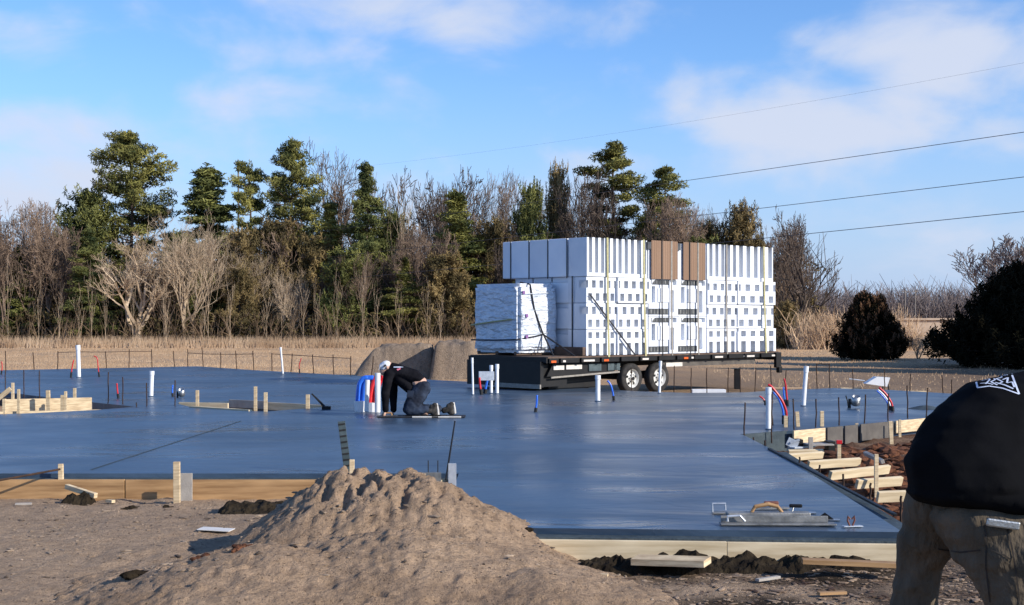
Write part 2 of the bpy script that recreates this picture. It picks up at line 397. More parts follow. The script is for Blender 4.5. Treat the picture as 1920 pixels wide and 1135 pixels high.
def flat(loops, z, zb, name, m):
    tris = geometry.tessellate_polygon([[Vector((v.x, v.y, 0)) for v in l] for l in loops])
    allv = [v for l in loops for v in l]
    vs = [(v.x, v.y, z) for v in allv]; fs = []
    for tr in tris:
        a, b, c = [allv[i] for i in tr]
        if (b - a).cross(c - a).z < 0: tr = tr[::-1]
        fs.append(tuple(tr))
    n = len(vs)
    mb = MB(); mb.add(vs, fs)
    off = 0
    for l in loops:
        for i in range(len(l)):
            a, b = l[i], l[(i + 1) % len(l)]
            mb.add([(a.x, a.y, z), (b.x, b.y, z), (b.x, b.y, zb), (a.x, a.y, zb)], [(0, 1, 2, 3)])
    return mb.build(name, m)
o = flat([loop, holeL, holeC], 0, -.5, 'slab', M['slab'])
tag(o, 'wide freshly poured wet blue-grey concrete slab filling the middle of the site', 'slab')
# ledge of green concrete + form boards in front of it
def line_box(name, a, b, wid, z0, z1, m, parent=None, off=0.0, bev=0.004):
    a = Vector(a); b = Vector(b); d = (b - a); Lg = d.length; ang_ = math.atan2(d.y, d.x); nrm = Vector((d.y, -d.x, 0)).normalized()
    c = (a + b) / 2 + nrm * (off + wid / 2)
    mb = MB().box((0, 0, 0), (Lg, wid, z1 - z0), bev=bev)
    o = mb.build(name, m, parent, loc=(c.x, c.y, (z0 + z1) / 2), rz=ang_)
    return o
sl = bpy.data.objects['slab']
line_box('ledge', P(-300, 888), P(852, 888), .10, -.5, -.045, M['slab_edge'], sl)
line_box('ledge', Vector((-.56, 11.05, 0)), P(1693, 998), .13, -.5, -.05, M['slab_edge'], sl)
line_box('ledge', P(1690, 994), P(1452, 843), .15, -.5, -.03, M['slab_edge'], sl)
o = line_box('form_board', P(-300, 888), P(240, 888), .04, -.36, -.05, M['form_orange'], off=.104); tag(o, 'orange-brown form board along the near slab edge, left length', 'form board')
o = line_box('form_board', P(242, 888), P(612, 888), .04, -.36, -.052, M['form_orange'], off=.104); tag(o, 'orange-brown form board along the near slab edge, between stake and sand pile', 'form board')
o = line_box('form_board', P(614, 888), P(830, 888), .04, -.36, -.056, M['form_cream'], off=.104); tag(o, 'form board half buried behind the crest of the sand pile', 'form board')
fa, fb = Vector((-.56, 11.05, 0)), P(1693, 998)
o = line_box('form_board', fa, fa.lerp(fb, .62), .04, -.30, -.065, M['form_cream'], off=.134); tag(o, 'pale pine form board along the nearest slab edge, right of the sand pile', 'form board')
o = line_box('form_board', fa.lerp(fb, .621), fb, .04, -.30, -.068, M['form_cream'], off=.134); tag(o, 'pale pine form board along the nearest slab edge, ending at the bent-over worker', 'form board')
# raised dark edge lip on the pit side
o = line_box('edge_angle', P(1688, 968), P(1448, 843), .035, .0, .022, M['black'], off=-.06); tag(o, 'long black edge strip running along the right side of the slab', 'edge strip')

# trowelled joint line across the left slab
mb = MB(); a, b = P(170, 882), P(452, 790)
for k in range(26):
    p = a.lerp(b, k / 26); q = a.lerp(b, (k + 1) / 26); nn = Vector((-(b - a).y, (b - a).x, 0)).normalized() * (.012 + .008 * fbm(k * .4, 3))
    mb.add([p - nn + Vector((0, 0, .004)), q - nn + Vector((0, 0, .004)), q + nn + Vector((0, 0, .007)), p + nn + Vector((0, 0, .007))], [(0, 1, 2, 3)])
o = mb.build('trowel_joint', M['slab_edge'], sl)

# ------------------------------------------------------------------ sand piles
def cone(x, y, cx, cy, h, rx, ry, pw=1.0):
    d = math.hypot((x - cx) / rx, (y - cy) / ry)
    return h * max(0, 1 - d ** pw) if d < 1 else -.3 * (d - 1)
def pile1(x, y):
    if x < -1.3 and y > 10.3: x = -1.3 + (x + 1.3) * (1 + .40 * min(1, (y - 10.3) / .6))
    wob = .16 * fbm(x, y, 21, 3, 1.1)
    x2, y2 = x + wob, y + .16 * fbm(x, y, 31, 3, 1.1)
    h = -9
    for c in [(-1.33, 11.25, .80, 1.55, 1.6, 1.0), (-.98, 11.15, .80, 1.3, 1.6, 1.0), (-.72, 11.0, .70, 1.35, 1.6, 1.0),
              (-.80, 9.9, .42, 1.65, 1.6, 1.15), (-1.7, 9.6, .36, 1.35, 1.5, 1.2), (-2.2, 10.0, .16, 1.0, 1.2, 1.2), (.15, 9.3, .22, .95, 1.1, 1.2)]:
        h = max(h, cone(x2, y2, *c)); 
    h = min(h, .69 + .04 * fbm(x, y, 8, 3, 3))
    r = abs(fbm(x * 1.0, y * .30 + .15 * x, 41, 5, 5.6))      # slumped runnels
    top = max(0, min(1, (h - .1) / .3))
    crest = max(0, min(1, (h - .38) / .25)); h += -(.08 * top + .20 * crest) * r + .05 * fbm(x, y, 51, 5, 2.6) + .016 * fbm(x, y, 61, 3, 14) - .05 * abs(fbm(x, y * .7, 66, 4, 5))
    dd = noise.noise((x * 14, y * 14, 4.5)); h += .05 * max(0, dd - .42); dd = noise.noise((x * 8, y * 11, 14.5)); h -= .09 * max(0, dd - .52)
    return -.25 + h
def sandcol(x, y):
    n1 = fbm(x, y, 77, 4, 1.3); n2 = fbm(x, y, 70, 3, 9)
    c = Vector((.36, .245, .158)).lerp(Vector((.49, .34, .222)), max(0, min(1, .5 + 1.5 * n1)))
    if n2 > .30: c = c.lerp(Vector((.13, .10, .08)), .5)
    return c
o = heightfield('sand_pile', axis([(-4.4, 1.9, .02)]), axis([(7.6, 12.7, .022)]), pile1, sandcol, M['ground'], loc=(-1.1, 10.6, -.25),
                keep=lambda a, b: max(a[2], b[2]) > -.06)
tag(o, 'big crumbly grey-brown sand pile in the foreground', 'sand pile')
def bankpile(px0, px1, ytop, Y, seed, depth, fl, fr):
    x0 = (px0 - 960) * Y / F; x1 = (px1 - 960) * Y / F; H = HC - (ytop - HY) * Y / F + .25
    def hf(x, y):
        u = (x - x0) / (x1 - x0); v = (y - Y) / depth
        e = min(1, min(u * fl, (1 - u) * fr) + .25 * fbm(x, y, seed + 9, 3, .9)) if 0 < u < 1 else 0; e = max(0, e) ** .7
        f = 1 - abs(v - .1) ** 2.2 if abs(v) < 1.1 else 0
        f = max(0, min(1, f * 1.8 + .3 * fbm(x, y, seed + 7, 4, 1.2)))
        return -.33 + (H + .1) * e * f * (1 + .15 * fbm(x, y, seed, 3, .8)) + .16 * fbm(x, y * .4, seed + 3, 5, 2.4) - .16 * abs(fbm(x, y, seed + 5, 5, 1.7))
    return heightfield('dirt_mound', axis([(x0 - .2, x1 + .2, .07)]), axis([(Y - depth * 1.1, Y + depth * 1.1, .07)]), hf,
                       lambda x, y: Vector((.22, .165, .12)).lerp(Vector((.34, .26, .19)), .5 + fbm(x, y, seed, 3, 1.5)), M['ground'], loc=((x0 + x1) / 2, Y, -.25))
tag(bankpile(664, 824, 648, 46, 5, 1.3, 3.2, 12), 'low dome of excavated dirt beyond the slab, behind the kneeling worker', 'dirt mound')
tag(bankpile(808, 900, 642, 45, 9, 1.2, 9, 7), 'narrower dirt mound beyond the slab touching the trailer nose', 'dirt mound')

for k, (x, y, rr_, m_, lb) in enumerate([(262, 1078, .11, 'soil', 'dark hollow clod at the left foot of the sand pile'), (378, 1108, .07, 'redsoil', 'small rust-brown clod near the bottom edge of the sand pile'), (458, 1090, .09, 'redsoil', 'dark brown clod lying on the lower sand pile slope'), (985, 985, .05, 'soil', 'dark clod high on the right flank of the sand pile')]):
    q = Q(x, y, 9.6 if y > 1000 else 10.9); zz = max(gz(q.x, q.y), pile1(q.x, q.y)); bm = bmesh.new(); bmesh.ops.create_icosphere(bm, subdivisions=4, radius=rr_ * .62)
    for v in bm.verts: v.co = Vector((v.co.x * 1.4, v.co.y, v.co.z * .6)) * (1 + 1.7 * fbm(v.co.x * 14 + k, v.co.y * 14, v.co.z * 14, 5, 1.6))
    me = bpy.data.meshes.new('dirt_clod'); bm.to_mesh(me); bm.free(); me.materials.append(M[m_]); o = bpy.data.objects.new('dirt_clod', me); COL.objects.link(o); o.location = (q.x, q.y, zz - .008); tag(o, lb, 'clod')
# dark soil thrown along the forms
def soil_ridge(name, a, b, wid, hgt, seed, m, label, cat):
    a = Vector(a); b = Vector(b); d = (b - a); Lg = d.length; dn = d.normalized(); nr = Vector((-dn.y, dn.x, 0))
    nu = int(Lg / .03); nv = 16; vs = []; fs = []
    for i in range(nu + 1):
        u = i / nu; en = min(1, 6 * u, 6 * (1 - u)); hh = hgt * (.55 + 1.5 * abs(fbm(u * Lg * 1.3, seed, 0, 3))) * en
        for j in range(nv + 1):
            v = j / nv * 2 - 1; p = a + d * u + nr * (v * wid)
            z = hh * (1 - v * v) + (.09 * fbm(p.x, p.y, seed, 5, 9) + .03 * noise.noise((p.x * 17, p.y * 17, seed))) * en * (1 - v * v * .6) - .02
            vs.append((p.x - a.x, p.y - a.y, z))
    for i in range(nu):
        for j in range(nv):
            q = i * (nv + 1) + j; fs.append((q, q + nv + 1, q + nv + 2, q + 1))
    mb = MB(); mb.add(vs, fs); o = mb.build(name, m, loc=(a.x, a.y, -.27))
    return tag(o, label, cat)
soil_ridge('soil_heap', P(985, 1066, -.25), P(1700, 1068, -.25), .27, .19, 3, M['soil'], 'dark wet soil banked against the pale form board', 'soil')
soil_ridge('soil_heap', P(400, 962, -.25), P(570, 958, -.25), .42, .22, 8, M['soil'], 'black clod heap at the left foot of the sand pile', 'soil')
soil_ridge('soil_heap', P(112, 944, -.25), P(180, 944, -.25), .18, .13, 12, M['soil'], 'small dark soil lump behind the leaning stub near the left stake', 'soil')
soil_ridge('soil_heap', P(180, 950, -.25), P(340, 952, -.25), .2, .05, 15, M['soil'], 'thin dark soil line at the foot of the orange form board', 'soil')

# loose clods and chips: nobody could count them
def clods(name, n, area, rng, m, seed, hf, flatness=.6):
    rd = random.Random(seed); mb = MB()
    ico = [(0, 0, 1), (.89, 0, .45), (.28, .85, .45), (-.72, .53, .45), (-.72, -.53, .45), (.28, -.85, .45), (.72, .53, -.45), (-.28, .85, -.45), (-.89, 0, -.45), (-.28, -.85, -.45), (.72, -.53, -.45), (0, 0, -1)]
    fc = [(0, 1, 2), (0, 2, 3), (0, 3, 4), (0, 4, 5), (0, 5, 1), (1, 6, 2), (2, 7, 3), (3, 8, 4), (4, 9, 5), (5, 10, 1), (6, 7, 2), (7, 8, 3), (8, 9, 4), (9, 10, 5), (10, 6, 1), (11, 7, 6), (11, 8, 7), (11, 9, 8), (11, 10, 9), (11, 6, 10)]
    k = 0
    while k < n:
        x, y = area(rd)
        if x is None: continue
        r = rng[0] + (rng[1] - rng[0]) * rd.random() ** 3.2; z = hf(x, y)
        a = rd.random() * 6.28; ex = .6 + rd.random() ** 2 * 3.0; ez = flatness * (.6 + .6 * rd.random())
        vs = []
        for vx, vy, vz in ico:
            j = 1 + .3 * (rd.random() - .5)
            X = vx * r * ex * j; Yv = vy * r * j
            vs.append((x + X * math.cos(a) - Yv * math.sin(a), y + X * math.sin(a) + Yv * math.cos(a), z + vz * r * ez * j + r * .15))
        mb.add(vs, fc); k += 1
    return mb.build(name, m)
M['clod_sand'] = mat('sand_clods', (.07, .05, .035), (.36, .27, .19), .95, 2.5, .4, 30)
M['chips'] = mat('wood_chips', (.06, .032, .02), (.38, .27, .18), .95, 5, .3, 30, detail=3)
def areaS(rd):
    return rd.uniform(-5.2, 1.2), rd.uniform(9.1, 14.6)
def surf(x, y):
    return max(gz(x, y), pile1(x, y)) if (-4.3 < x < 1.8 and 7.7 < y < 12.6) else gz(x, y)
tag(clods('sand_clods', 2600, areaS, (.004, .022), M['clod_sand'], 3, surf), 'small sand clods scattered over the foreground dirt', 'clods', kind='stuff')
def areaR(rd):
    x = rd.uniform(.7, 4.4); y = rd.uniform(8.8, 10.75)
    if rd.random() > .25 + (x - .7) / 3.2: return None, None
    return x, y
tag(clods('wood_chips', 4300, areaR, (.005, .026), M['chips'], 5, gz, .30), 'brown chips and clods littering the dirt at bottom right', 'debris', kind='stuff')
def areaP(rd):
    x = rd.uniform(3.5, 8.5); y = rd.uniform(11.4, 22.5)
    if y > 19.0 + (x - 3.3) * .8: return None, None
    return x, y
tag(clods('red_clods', 4200, areaP, (.02, .13), M['redsoil'], 6, gz, .7), 'red-brown soil clods filling the dug pit right of the slab', 'clods', kind='stuff')
def areaB(rd):
    x = rd.uniform(-10, 1) ; y = rd.uniform(20, 32)
    p = Vector((x, y, 0))
    for h in (holeL, holeC):
        inside = False; j = len(h) - 1
        for i in range(len(h)):
            if (h[i].y > y) != (h[j].y > y) and x < (h[j].x - h[i].x) * (y - h[i].y) / (h[j].y - h[i].y) + h[i].x: inside = not inside
            j = i
        if inside: return x, y
    return None, None
tag(clods('hole_clods', 500, areaB, (.03, .12), M['clod_sand'], 9, gz, .7), 'dirt clods inside the two boxed-out openings in the slab', 'clods', kind='stuff')

# individual lying things in the foreground
def flatbox(name, px, py, dims, rz, m, label, cat, z=-.2, tilt=0, roll=0):
    p = P(px, py, z)
    o = MB().box((0, 0, 0), dims, ry=tilt, rx=roll, bev=.003).build(name, m, loc=p, rz=rz)
    return tag(o, label, cat)
M['paper'] = mat('white_card', (.66, .64, .61), (.58, .56, .53), .8, 6)
flatbox('scrap_board', 405, 998, (.30, .17, .008), R(-8), M['paper'], 'white rectangular scrap lying on the sand left of the pile', 'scrap', z=-.262, tilt=R(2))
_p = bpy.data.objects['scrap_board']; _p.location.z = gz(_p.location.x, _p.location.y) + .012
flatbox('wood_offcut', 207, 940, (.09, .05, .03), R(-30), M['lumber'], 'tiny pale wood offcut on the sand between the two left stakes', 'offcut', z=-.22)
flatbox('wood_offcut', 44, 945, (.16, .05, .02), R(10), M['ply_grey'], 'thin grey wood sliver on the sand at far left', 'offcut', z=-.235)
flatbox('plank', 1258, 1052, (.56, .22, .05), R(-22), M['lumber'], 'short wide plank lying in front of the thin stake', 'plank', z=-.15, tilt=R(-2))
flatbox('plank', 1600, 1056, (.74, .10, .035), R(-6), M['form_orange'], 'long tan plank on the dirt beside the bent-over worker', 'plank', z=-.13, tilt=R(1.5))
flatbox('wood_offcut', 1440, 1085, (.22, .04, .02), R(35), M['ply_grey'], 'grey splinter of wood on the chips in front of the long tan plank', 'offcut', z=-.22)
flatbox('wood_offcut', 1120, 1078, (.16, .05, .02), R(-15), M['lumber'], 'small pale offcut in the dirt right of the sand pile', 'offcut', z=-.22)
flatbox('wood_offcut', 1560, 1112, (.20, .05, .02), R(12), M['form_orange'], 'orange-brown offcut near the bottom right corner of the dirt', 'offcut', z=-.22)
flatbox('wood_offcut', 152, 921, (.42, .05, .05), R(-28), M['lumber'], 'pale kicker stub slanting behind the left stake', 'offcut', z=-.13, tilt=R(10))

# ------------------------------------------------------------------ stakes
def stake(px, ytop, ybot, zb, wpx, label, m='lumber', lean=0, group=None, name='wooden_stake', rz=0, pointed=False):
    p = P(px, ybot, zb); s = F / p.y; h = (ybot - ytop) / s + .12; wd = wpx / s
    mb = MB().box((0, 0, h / 2 - .12), (wd, wd * .75, h), bev=.004)
    o = mb.build(name, M[m], loc=p, rz=rz); o.rotation_euler.y = lean
    return tag(o, label, 'stake', group)
stake(115, 870, 934, -.25, 9, 'rough wooden stake with a dark rod leaning on it at far left front', lean=R(-1))
stake(332, 866, 946, -.25, 12, 'tallest wooden stake against the orange form board', lean=R(-.5))
o = flatbox('plywood_scrap', 349, 917, (.13, .02, .33), 0, M['ply_grey'], 'grey plywood piece standing beside the tallest front stake', 'plywood', z=-.12)
stake(660, 862, 900, -.06, 9, 'stake on the left crest of the sand pile')
flatbox('stake_block', 641, 893, (.13, .05, .14), 0, M['lumber'], 'stubby wooden block left of the crest stake', 'block', z=-.03)
stake(767, 879, 905, -.06, 8, 'short stake stub poking above the middle of the pile crest')
stake(965, 992, 1012, -.06, 6, 'thin stake tip just right of the sand pile')
stake(1235, 1010, 1046, -.25, 6, 'thin weathered stake before the pale form board')
stake(1470, 1008, 1032, -.2, 11, 'short stake nailed to the pale form board, middle one', m='form_orange')
stake(1645, 1010, 1040, -.25, 12, 'leaning tan stake at the right end of the pale form board', m='form_orange', lean=R(-4))
stake(1700, 998, 1050, -.25, 16, 'thick corner stake at the near right corner of the slab')
# leaning dark rod by left stake, grey wedge
a = P(-40, 908, -.03); b = P(113, 879, .03); b = Q(113, 880, 14.7)
tag(MB().tube([(0, 0, 0), b - a], .012, 6).build('steel_rod', M['rust'], loc=a), 'dark rod sloping up to the far left stake', 'rod')

# items at slab edge behind the pile
def upstrip(name, x0, y0, x1, y1, Y, wpx, m, label, cat, thick=.006, holes=0):
    p = Q(x0, y0, Y); q = Q(x1, y1, Y); L_ = (q - p).length; an = math.atan2((q - p).x, (q - p).z)
    root = thing(name, label, cat, loc=p)
    wd = wpx * Y / F
    mb = MB()
    mb.box((0, 0, L_ / 2), (wd, thick, L_), bev=.002)
    o = mb.build('strip', m, root); o.rotation_euler.y = an
    if holes:
        for k in range(holes):
            h = MB().box((0, -thick / 2 - .004, L_ * (k + .5) / holes), (wd * .92, .006, L_ / holes * .25)).build('ridge', M['tape'], root); h.rotation_euler.y = an
    return root
M['plastic'] = mat('smoky_grey_plastic', (.05, .07, .075), (.09, .12, .13), .5, 8)
upstrip('ridged_strip', 653, 890, 640, 790, 14.95, 14, M['plastic'], 'grey ridged strip standing upright on the slab behind the pile', 'strip', holes=9)
upstrip('perforated_strap', 848, 945, 848, 869, 12.3, 15, M['galv'], 'pale perforated metal strap standing right of the pile crest', 'metal strap')
upstrip('metal_plate', 806, 925, 806, 886, 14.3, 42, M['mag'], 'squat grey metal plate behind the right shoulder of the pile', 'metal plate')
o = MB().tube([(0, 0, 0), Q(853, 790, 13.6) - Q(836, 900, 13.2)], [.010, .008], 6).build('leaning_rod', M['black'], loc=Q(836, 900, 13.2)); tag(o, 'thin black rod leaning beside the perforated strap', 'rod')
for i, x in enumerate((803, 821)):
    o = MB().tube([(0, 0, -.1), (0, 0, .12)], .006, 6).build('form_pin', M['black'], loc=Q(x, 885, 14.6)); tag(o, ['left', 'right'][i] + ' one of two short black pins above the grey metal plate', 'pin')

# ------------------------------------------------------------------ rebar
_rb = {}
def rebar(px, yt, yb, zb, label, group=None, bend=0.0, r=.011):
    p = P(px, yb, zb) if yb > 600 else None
    s = F / p.y; h = (yb - yt) / s
    mb = MB(); rd = random.Random(px)
    pts = [(0, 0, -.15)] + [(bend * k / 4 + rd.uniform(-.006, .006), 0, h * k / 4) for k in range(5)]
    mb.tube(pts, r * max(1, 30 / s) if s < 60 else r, 6)
    o = mb.build('rebar', M['rust'], loc=p)
    return tag(o, label, 'rebar', group)
for i, (x, a, b, d) in enumerate([(10, 694, 736, 'on the far rim of the left opening, leftmost'), (45, 694, 742, 'on the far rim of the left opening, behind the crossed boards'), (74, 695, 744, 'behind the left opening, right of a similar one'),
                              (203, 698, 757, 'near the right tip of the left opening'), (230, 707, 758, 'just right of the short red pipe'), (275, 718, 762, 'standing in front of the stout white pipe left of the middle opening'),
                              (328, 713, 761, 'at the left corner of the middle opening'), (256, 755, 763, 'a mere stub at the tip of the left opening')]):
    rebar(x, a, b, 0, 'dark rebar ' + d, 'rebar round the slab openings')
def far_y(x):
    e = far_edge
    for (x1, y1), (x0, y0) in zip(e, e[1:]):
        if x0 <= x <= x1: return y0 + (y1 - y0) * (x - x0) / (x1 - x0)
    return 700
FR = [(11, 658), (64, 661), (108, 659), (200, 659), (242, 655), (285, 655), (327, 658), (352, 655), (381, 652), (414, 661), (444, 658), (476, 658),
      (510, 662), (546, 663), (588, 665), (626, 665), (657, 668), (697, 668)]
prev = None
for i, (x, yt) in enumerate(FR):
    rebar(x, yt, far_y(x) - .5, 0, '%s rusty rebar from the left along the far left edge of the slab' % ORD[i], 'rebar along the far left slab edge', bend=random.uniform(-.05, .05), r=.016)
for i, (x, yt) in enumerate([(989, 684), (1040, 690), (1089, 690), (1184, 690), (1264, 686), (1296, 690), (1325, 690)]):
    rebar(x, yt, far_y(x) - .5, 0, '%s rusty rebar from the left on the slab edge in front of the trailer' % ORD[i], 'rebar in front of the trailer', r=.012)
for i, (x, yt) in enumerate([(1365, 690), (1388, 688), (1415, 690), (1447, 686), (1472, 694), (1532, 682), (1556, 682), (1600, 692), (1659, 692), (1706, 701), (1768, 704), (1784, 712)]):
    rebar(x, yt, far_y(x) - .5, 0, '%s rebar from the left along the far right slab edge, past the trailer tail' % ORD[i], 'rebar along the far right slab edge', bend=random.uniform(-.03, .03), r=.012)
def hbar(x0, y0, x1, y1, Y0, Y1, label):
    a = Q(x0, y0, Y0); b = Q(x1, y1, Y1)
    pts = [(0, 0, 0)] + [(b - a) * t_ + Vector((0, 0, random.uniform(-.03, .03))) for t_ in (.25, .5, .75)] + [b - a]
    return tag(MB().tube(pts, .010, 5).build('tie_bar', M['rust'], loc=a), label, 'rebar')
hbar(108, 661, 285, 659, 46, 47, 'thin horizontal bar tied across the leftmost far rebar')
hbar(352, 662, 476, 664, 47, 45, 'thin horizontal bar tied across the far rebar left of the mounds')
hbar(1532, 683, 1556, 683, 33, 33, 'short horizontal bar bridging two rebar right of the tall white pipe')
hbar(510, 664, 657, 672, 45, 41, 'thin horizontal bar tied across the rebar just left of the dirt mound')
for i, (x, a, b) in enumerate([(1395, 755, 816), (1447, 735, 812), (1489, 748, 806), (1530, 748, 802), (1573, 745, 798), (1621, 740, 794), (1665, 738, 789), (1702, 723, 785), (1737, 727, 783)]):
    rebar(x, a, b, 0, '%s rebar from the left along the slab edge above the red-brown pit' % ORD[i], 'rebar along the pit edge', bend=random.uniform(-.02, .02))
for i, (x, a, b) in enumerate([(1413, 820, 829), (1434, 826, 840), (1499, 857, 872), (1537, 872, 886), (1581, 889, 908), (1632, 906, 930), (1690, 930, 960)]):
    rebar(x, a, b, -.03, '%s short form pin from the far end of the black edge strip' % ORD[i], 'pins along the slab side')

# ------------------------------------------------------------------ pipes in the slab
def pipe(px, yt, yb, wpx, label, lean=0.0, m='white_pvc', cap=True):
    p = P(px, yb); s = F / p.y; h = (yb - yt) / s; r = wpx / s / 2
    root = thing('drain_pipe', label, 'pipe', loc=p)
    top = Vector((lean, 0, h))
    mb = MB(); mb.tube([(0, 0, -.1), top * .5, top], r, 14); o = mb.build('pipe', M[m], root, smooth=False)
    if cap:
        c = MB(); c.tube([top * .86, top + Vector((0, 0, .012))], r * 1.18, 14); c.build('coupling', M[m], root)
    rg = MB(); rg.tube([(0, 0, -.02), (0, 0, .018)], [r * 2.0, r * 1.25], 14); rg.build('concrete_collar', M['slab'], root)
    return root
pipe(148, 648, 708, 7.5, 'tallest white pipe standing at the far left of the slab', lean=-.03)
pipe(283, 697, 744, 8, 'white pipe on the left slab with a rebar close in front', lean=.02)
pipe(531, 652, 702, 3.4, 'slender white pipe at the far edge left of the dirt mound', lean=-.08)
pipe(887, 672, 741, 4, 'slender white pipe at the trailer nose, leftmost of three', lean=-.02)
pipe(921, 686, 738, 6, 'middle white pipe of three at the trailer nose')
pipe(932, 684, 739, 6.5, 'rightmost white pipe of three at the trailer nose')
pipe(1121, 705, 753, 9, 'stubby white pipe in front of the trailer wheels')
pipe(1236, 678, 738, 5, 'thin white pipe crossing the rear trailer wheel', lean=.03)
pipe(1441, 728, 806, 9.5, 'nearest tall white pipe by the corner of the pit')
pipe(1506, 688, 762, 8, 'white pipe beyond the pit, right of the pipe arcs', lean=.06)
def pex(pts, r, m, label, sleeve=True, group=None):
    pts = [Vector(p) for p in pts]; base = pts[0]
    # smooth
    sm = []
    n = len(pts)
    for i in range(n - 1):
        p0 = pts[max(i - 1, 0)]; p1 = pts[i]; p2 = pts[i + 1]; p3 = pts[min(i + 2, n - 1)]
        for k in range(5):
            t_ = k / 5
            sm.append(.5 * ((2 * p1) + (p2 - p0) * t_ + (2 * p0 - 5 * p1 + 4 * p2 - p3) * t_ ** 2 + (3 * p1 - p0 - 3 * p2 + p3) * t_ ** 3))
    sm.append(pts[-1])
    root = thing('water_pipe', label, 'pipe', loc=base, group=group)
    MB().tube([q - base for q in sm], r, 8).build('tube', M[m], root, smooth=True)
    if sleeve: MB().tube([(0, 0, -.05)] + [q - base for q in sm[:4]], r * 1.6, 8).build('sleeve', M['tape'], root)
    return root
def pexpx(lst, Y, r, m, label, **k): return pex([Q(x, y, Y) for x, y in lst], r, m, label, **k)
def Yof(y): return F * HC / (y - HY)
pexpx([(133, 708), (135, 690), (138, 675)], Yof(708), .018, 'pex_red', 'red pipe stub just left of the tallest white pipe')
pexpx([(186, 707), (184, 690), (182, 672), (176, 668)], Yof(707), .016, 'pex_red', 'red pipe bent at the top right of the tallest white pipe')
pexpx([(222, 747), (220, 732), (219, 719)], Yof(747), .017, 'pex_red', 'short upright red pipe on the left slab')
pexpx([(324, 744), (323, 732), (324, 722)], Yof(744), .016, 'pex_blue', 'short blue pipe beside the grey drain stub')
pexpx([(2, 702), (4, 690), (3, 678)], Yof(702), .016, 'pex_red', 'red pipe at the very left border of the slab')
pexpx([(562, 700), (561, 685), (565, 672)], Yof(700), .013, 'pex_red', 'thin reddish pipe by the slender far pipe')
pexpx([(903, 740), (900, 722), (899, 708)], Yof(740), .024, 'pex_red', 'red pipe among the three white pipes')
pexpx([(909, 738), (912, 722), (917, 700)], Yof(738), .026, 'pex_blue', 'blue pipe leaning among the three white pipes')
flatbox('blue_tag_bundle', 912, 727, (.34, .1, .20), R(8), M['galv'], 'pale blue label bundle hanging amid the three white pipes', 'label bundle', z=.5)
bpy.data.objects['blue_tag_bundle'].location = Q(912, 705, Yof(739))
pexpx([(1004, 773), (1006, 758), (1007, 741)], Yof(773), .018, 'pex_blue', 'lone short blue pipe in the middle of the slab')
pexpx([(1151, 751), (1149, 736), (1145, 722), (1139, 714)], Yof(751), .018, 'pex_blue', 'curved blue pipe right of the stubby white pipe')
pexpx([(1474, 795), (1474, 772), (1464, 748), (1447, 726), (1440, 722)], Yof(800), .020, 'pex_red', 'red pipe arching left by the nearest tall pipe')
pexpx([(1469, 790), (1468, 770), (1460, 748), (1450, 736)], Yof(798), .016, 'pex_blue', 'blue pipe arching just under the red arch')
pexpx([(1477, 760), (1475, 742), (1473, 722), (1470, 710)], Yof(762), .017, 'pex_red', 'upright red pipe behind the pipe arches')
pexpx([(1474, 758), (1470, 742), (1469, 726)], Yof(760), .015, 'pex_blue', 'upright blue pipe beside the upright red pipe')
pexpx([(1435, 755), (1431, 748), (1424, 743)], Yof(770), .014, 'pex_red', 'small red hook left of the nearest tall white pipe')
pexpx([(1674, 770), (1671, 755), (1660, 738), (1648, 727)], Yof(771), .020, 'pex_red', 'red pipe arch on the far right wing of the slab')
pexpx([(1671, 768), (1667, 755), (1656, 740), (1646, 731)], Yof(770), .015, 'white_pvc', 'white pipe between red and blue arches at right')
pexpx([(1668, 766), (1662, 752), (1652, 740), (1644, 733)], Yof(769), .014, 'pex_blue', 'blue pipe arch lowest of the right-hand three')
pexpx([(1449, 798), (1448, 785), (1446, 772)], Yof(800), .012, 'tape', 'thin dark cable end behind the nearest tall pipe', sleeve=False)
# drain stubs
def stub(px, py, r, h, label, tilt):
    root = thing('drain_fitting', label, 'drain', loc=P(px, py))
    m = Matrix.Rotation(tilt, 4, 'X')
    MB().lathe([(r * .7, -.02), (r, 0), (r, h), (r * .82, h), (r * .82, h * .3), (0, h * .3)], 18, Matrix.Translation((0, 0, r * .8)) @ Matrix.Rotation(R(90), 4, 'X') @ m).build('cup', M['steel'], root, smooth=True)
    MB().tube([(-r * 1.3, 0, 0), (-r * 1.3, 0, r * 2.0)], r * .3, 8).build('stem', M['tape'], root)
    return root
stub(341, 746, .07, .14, 'round grey drain stub beside the short blue pipe', R(30))
stub(1604, 765, .085, .16, 'round pale drain fitting on the right wing of the slab', R(20))
tag(MB().tube([(0, 0, -.02), (-.02, 0, .12), (-.05, 0, .22)], .012, 6).build('cable_stub', M['tape'], loc=P(1591, 764)), 'dark bent cable stub beside the round pale drain fitting', 'cable')
tag(MB().lathe([(.34, 0), (.26, .02), (.12, .055), (0, .07)], 20, Matrix.Rotation(R(90), 4, 'X')).build('concrete_lump', M['slab_edge'], loc=P(1736, 767)), 'low dark concrete lump around a rebar at the right wing', 'concrete')
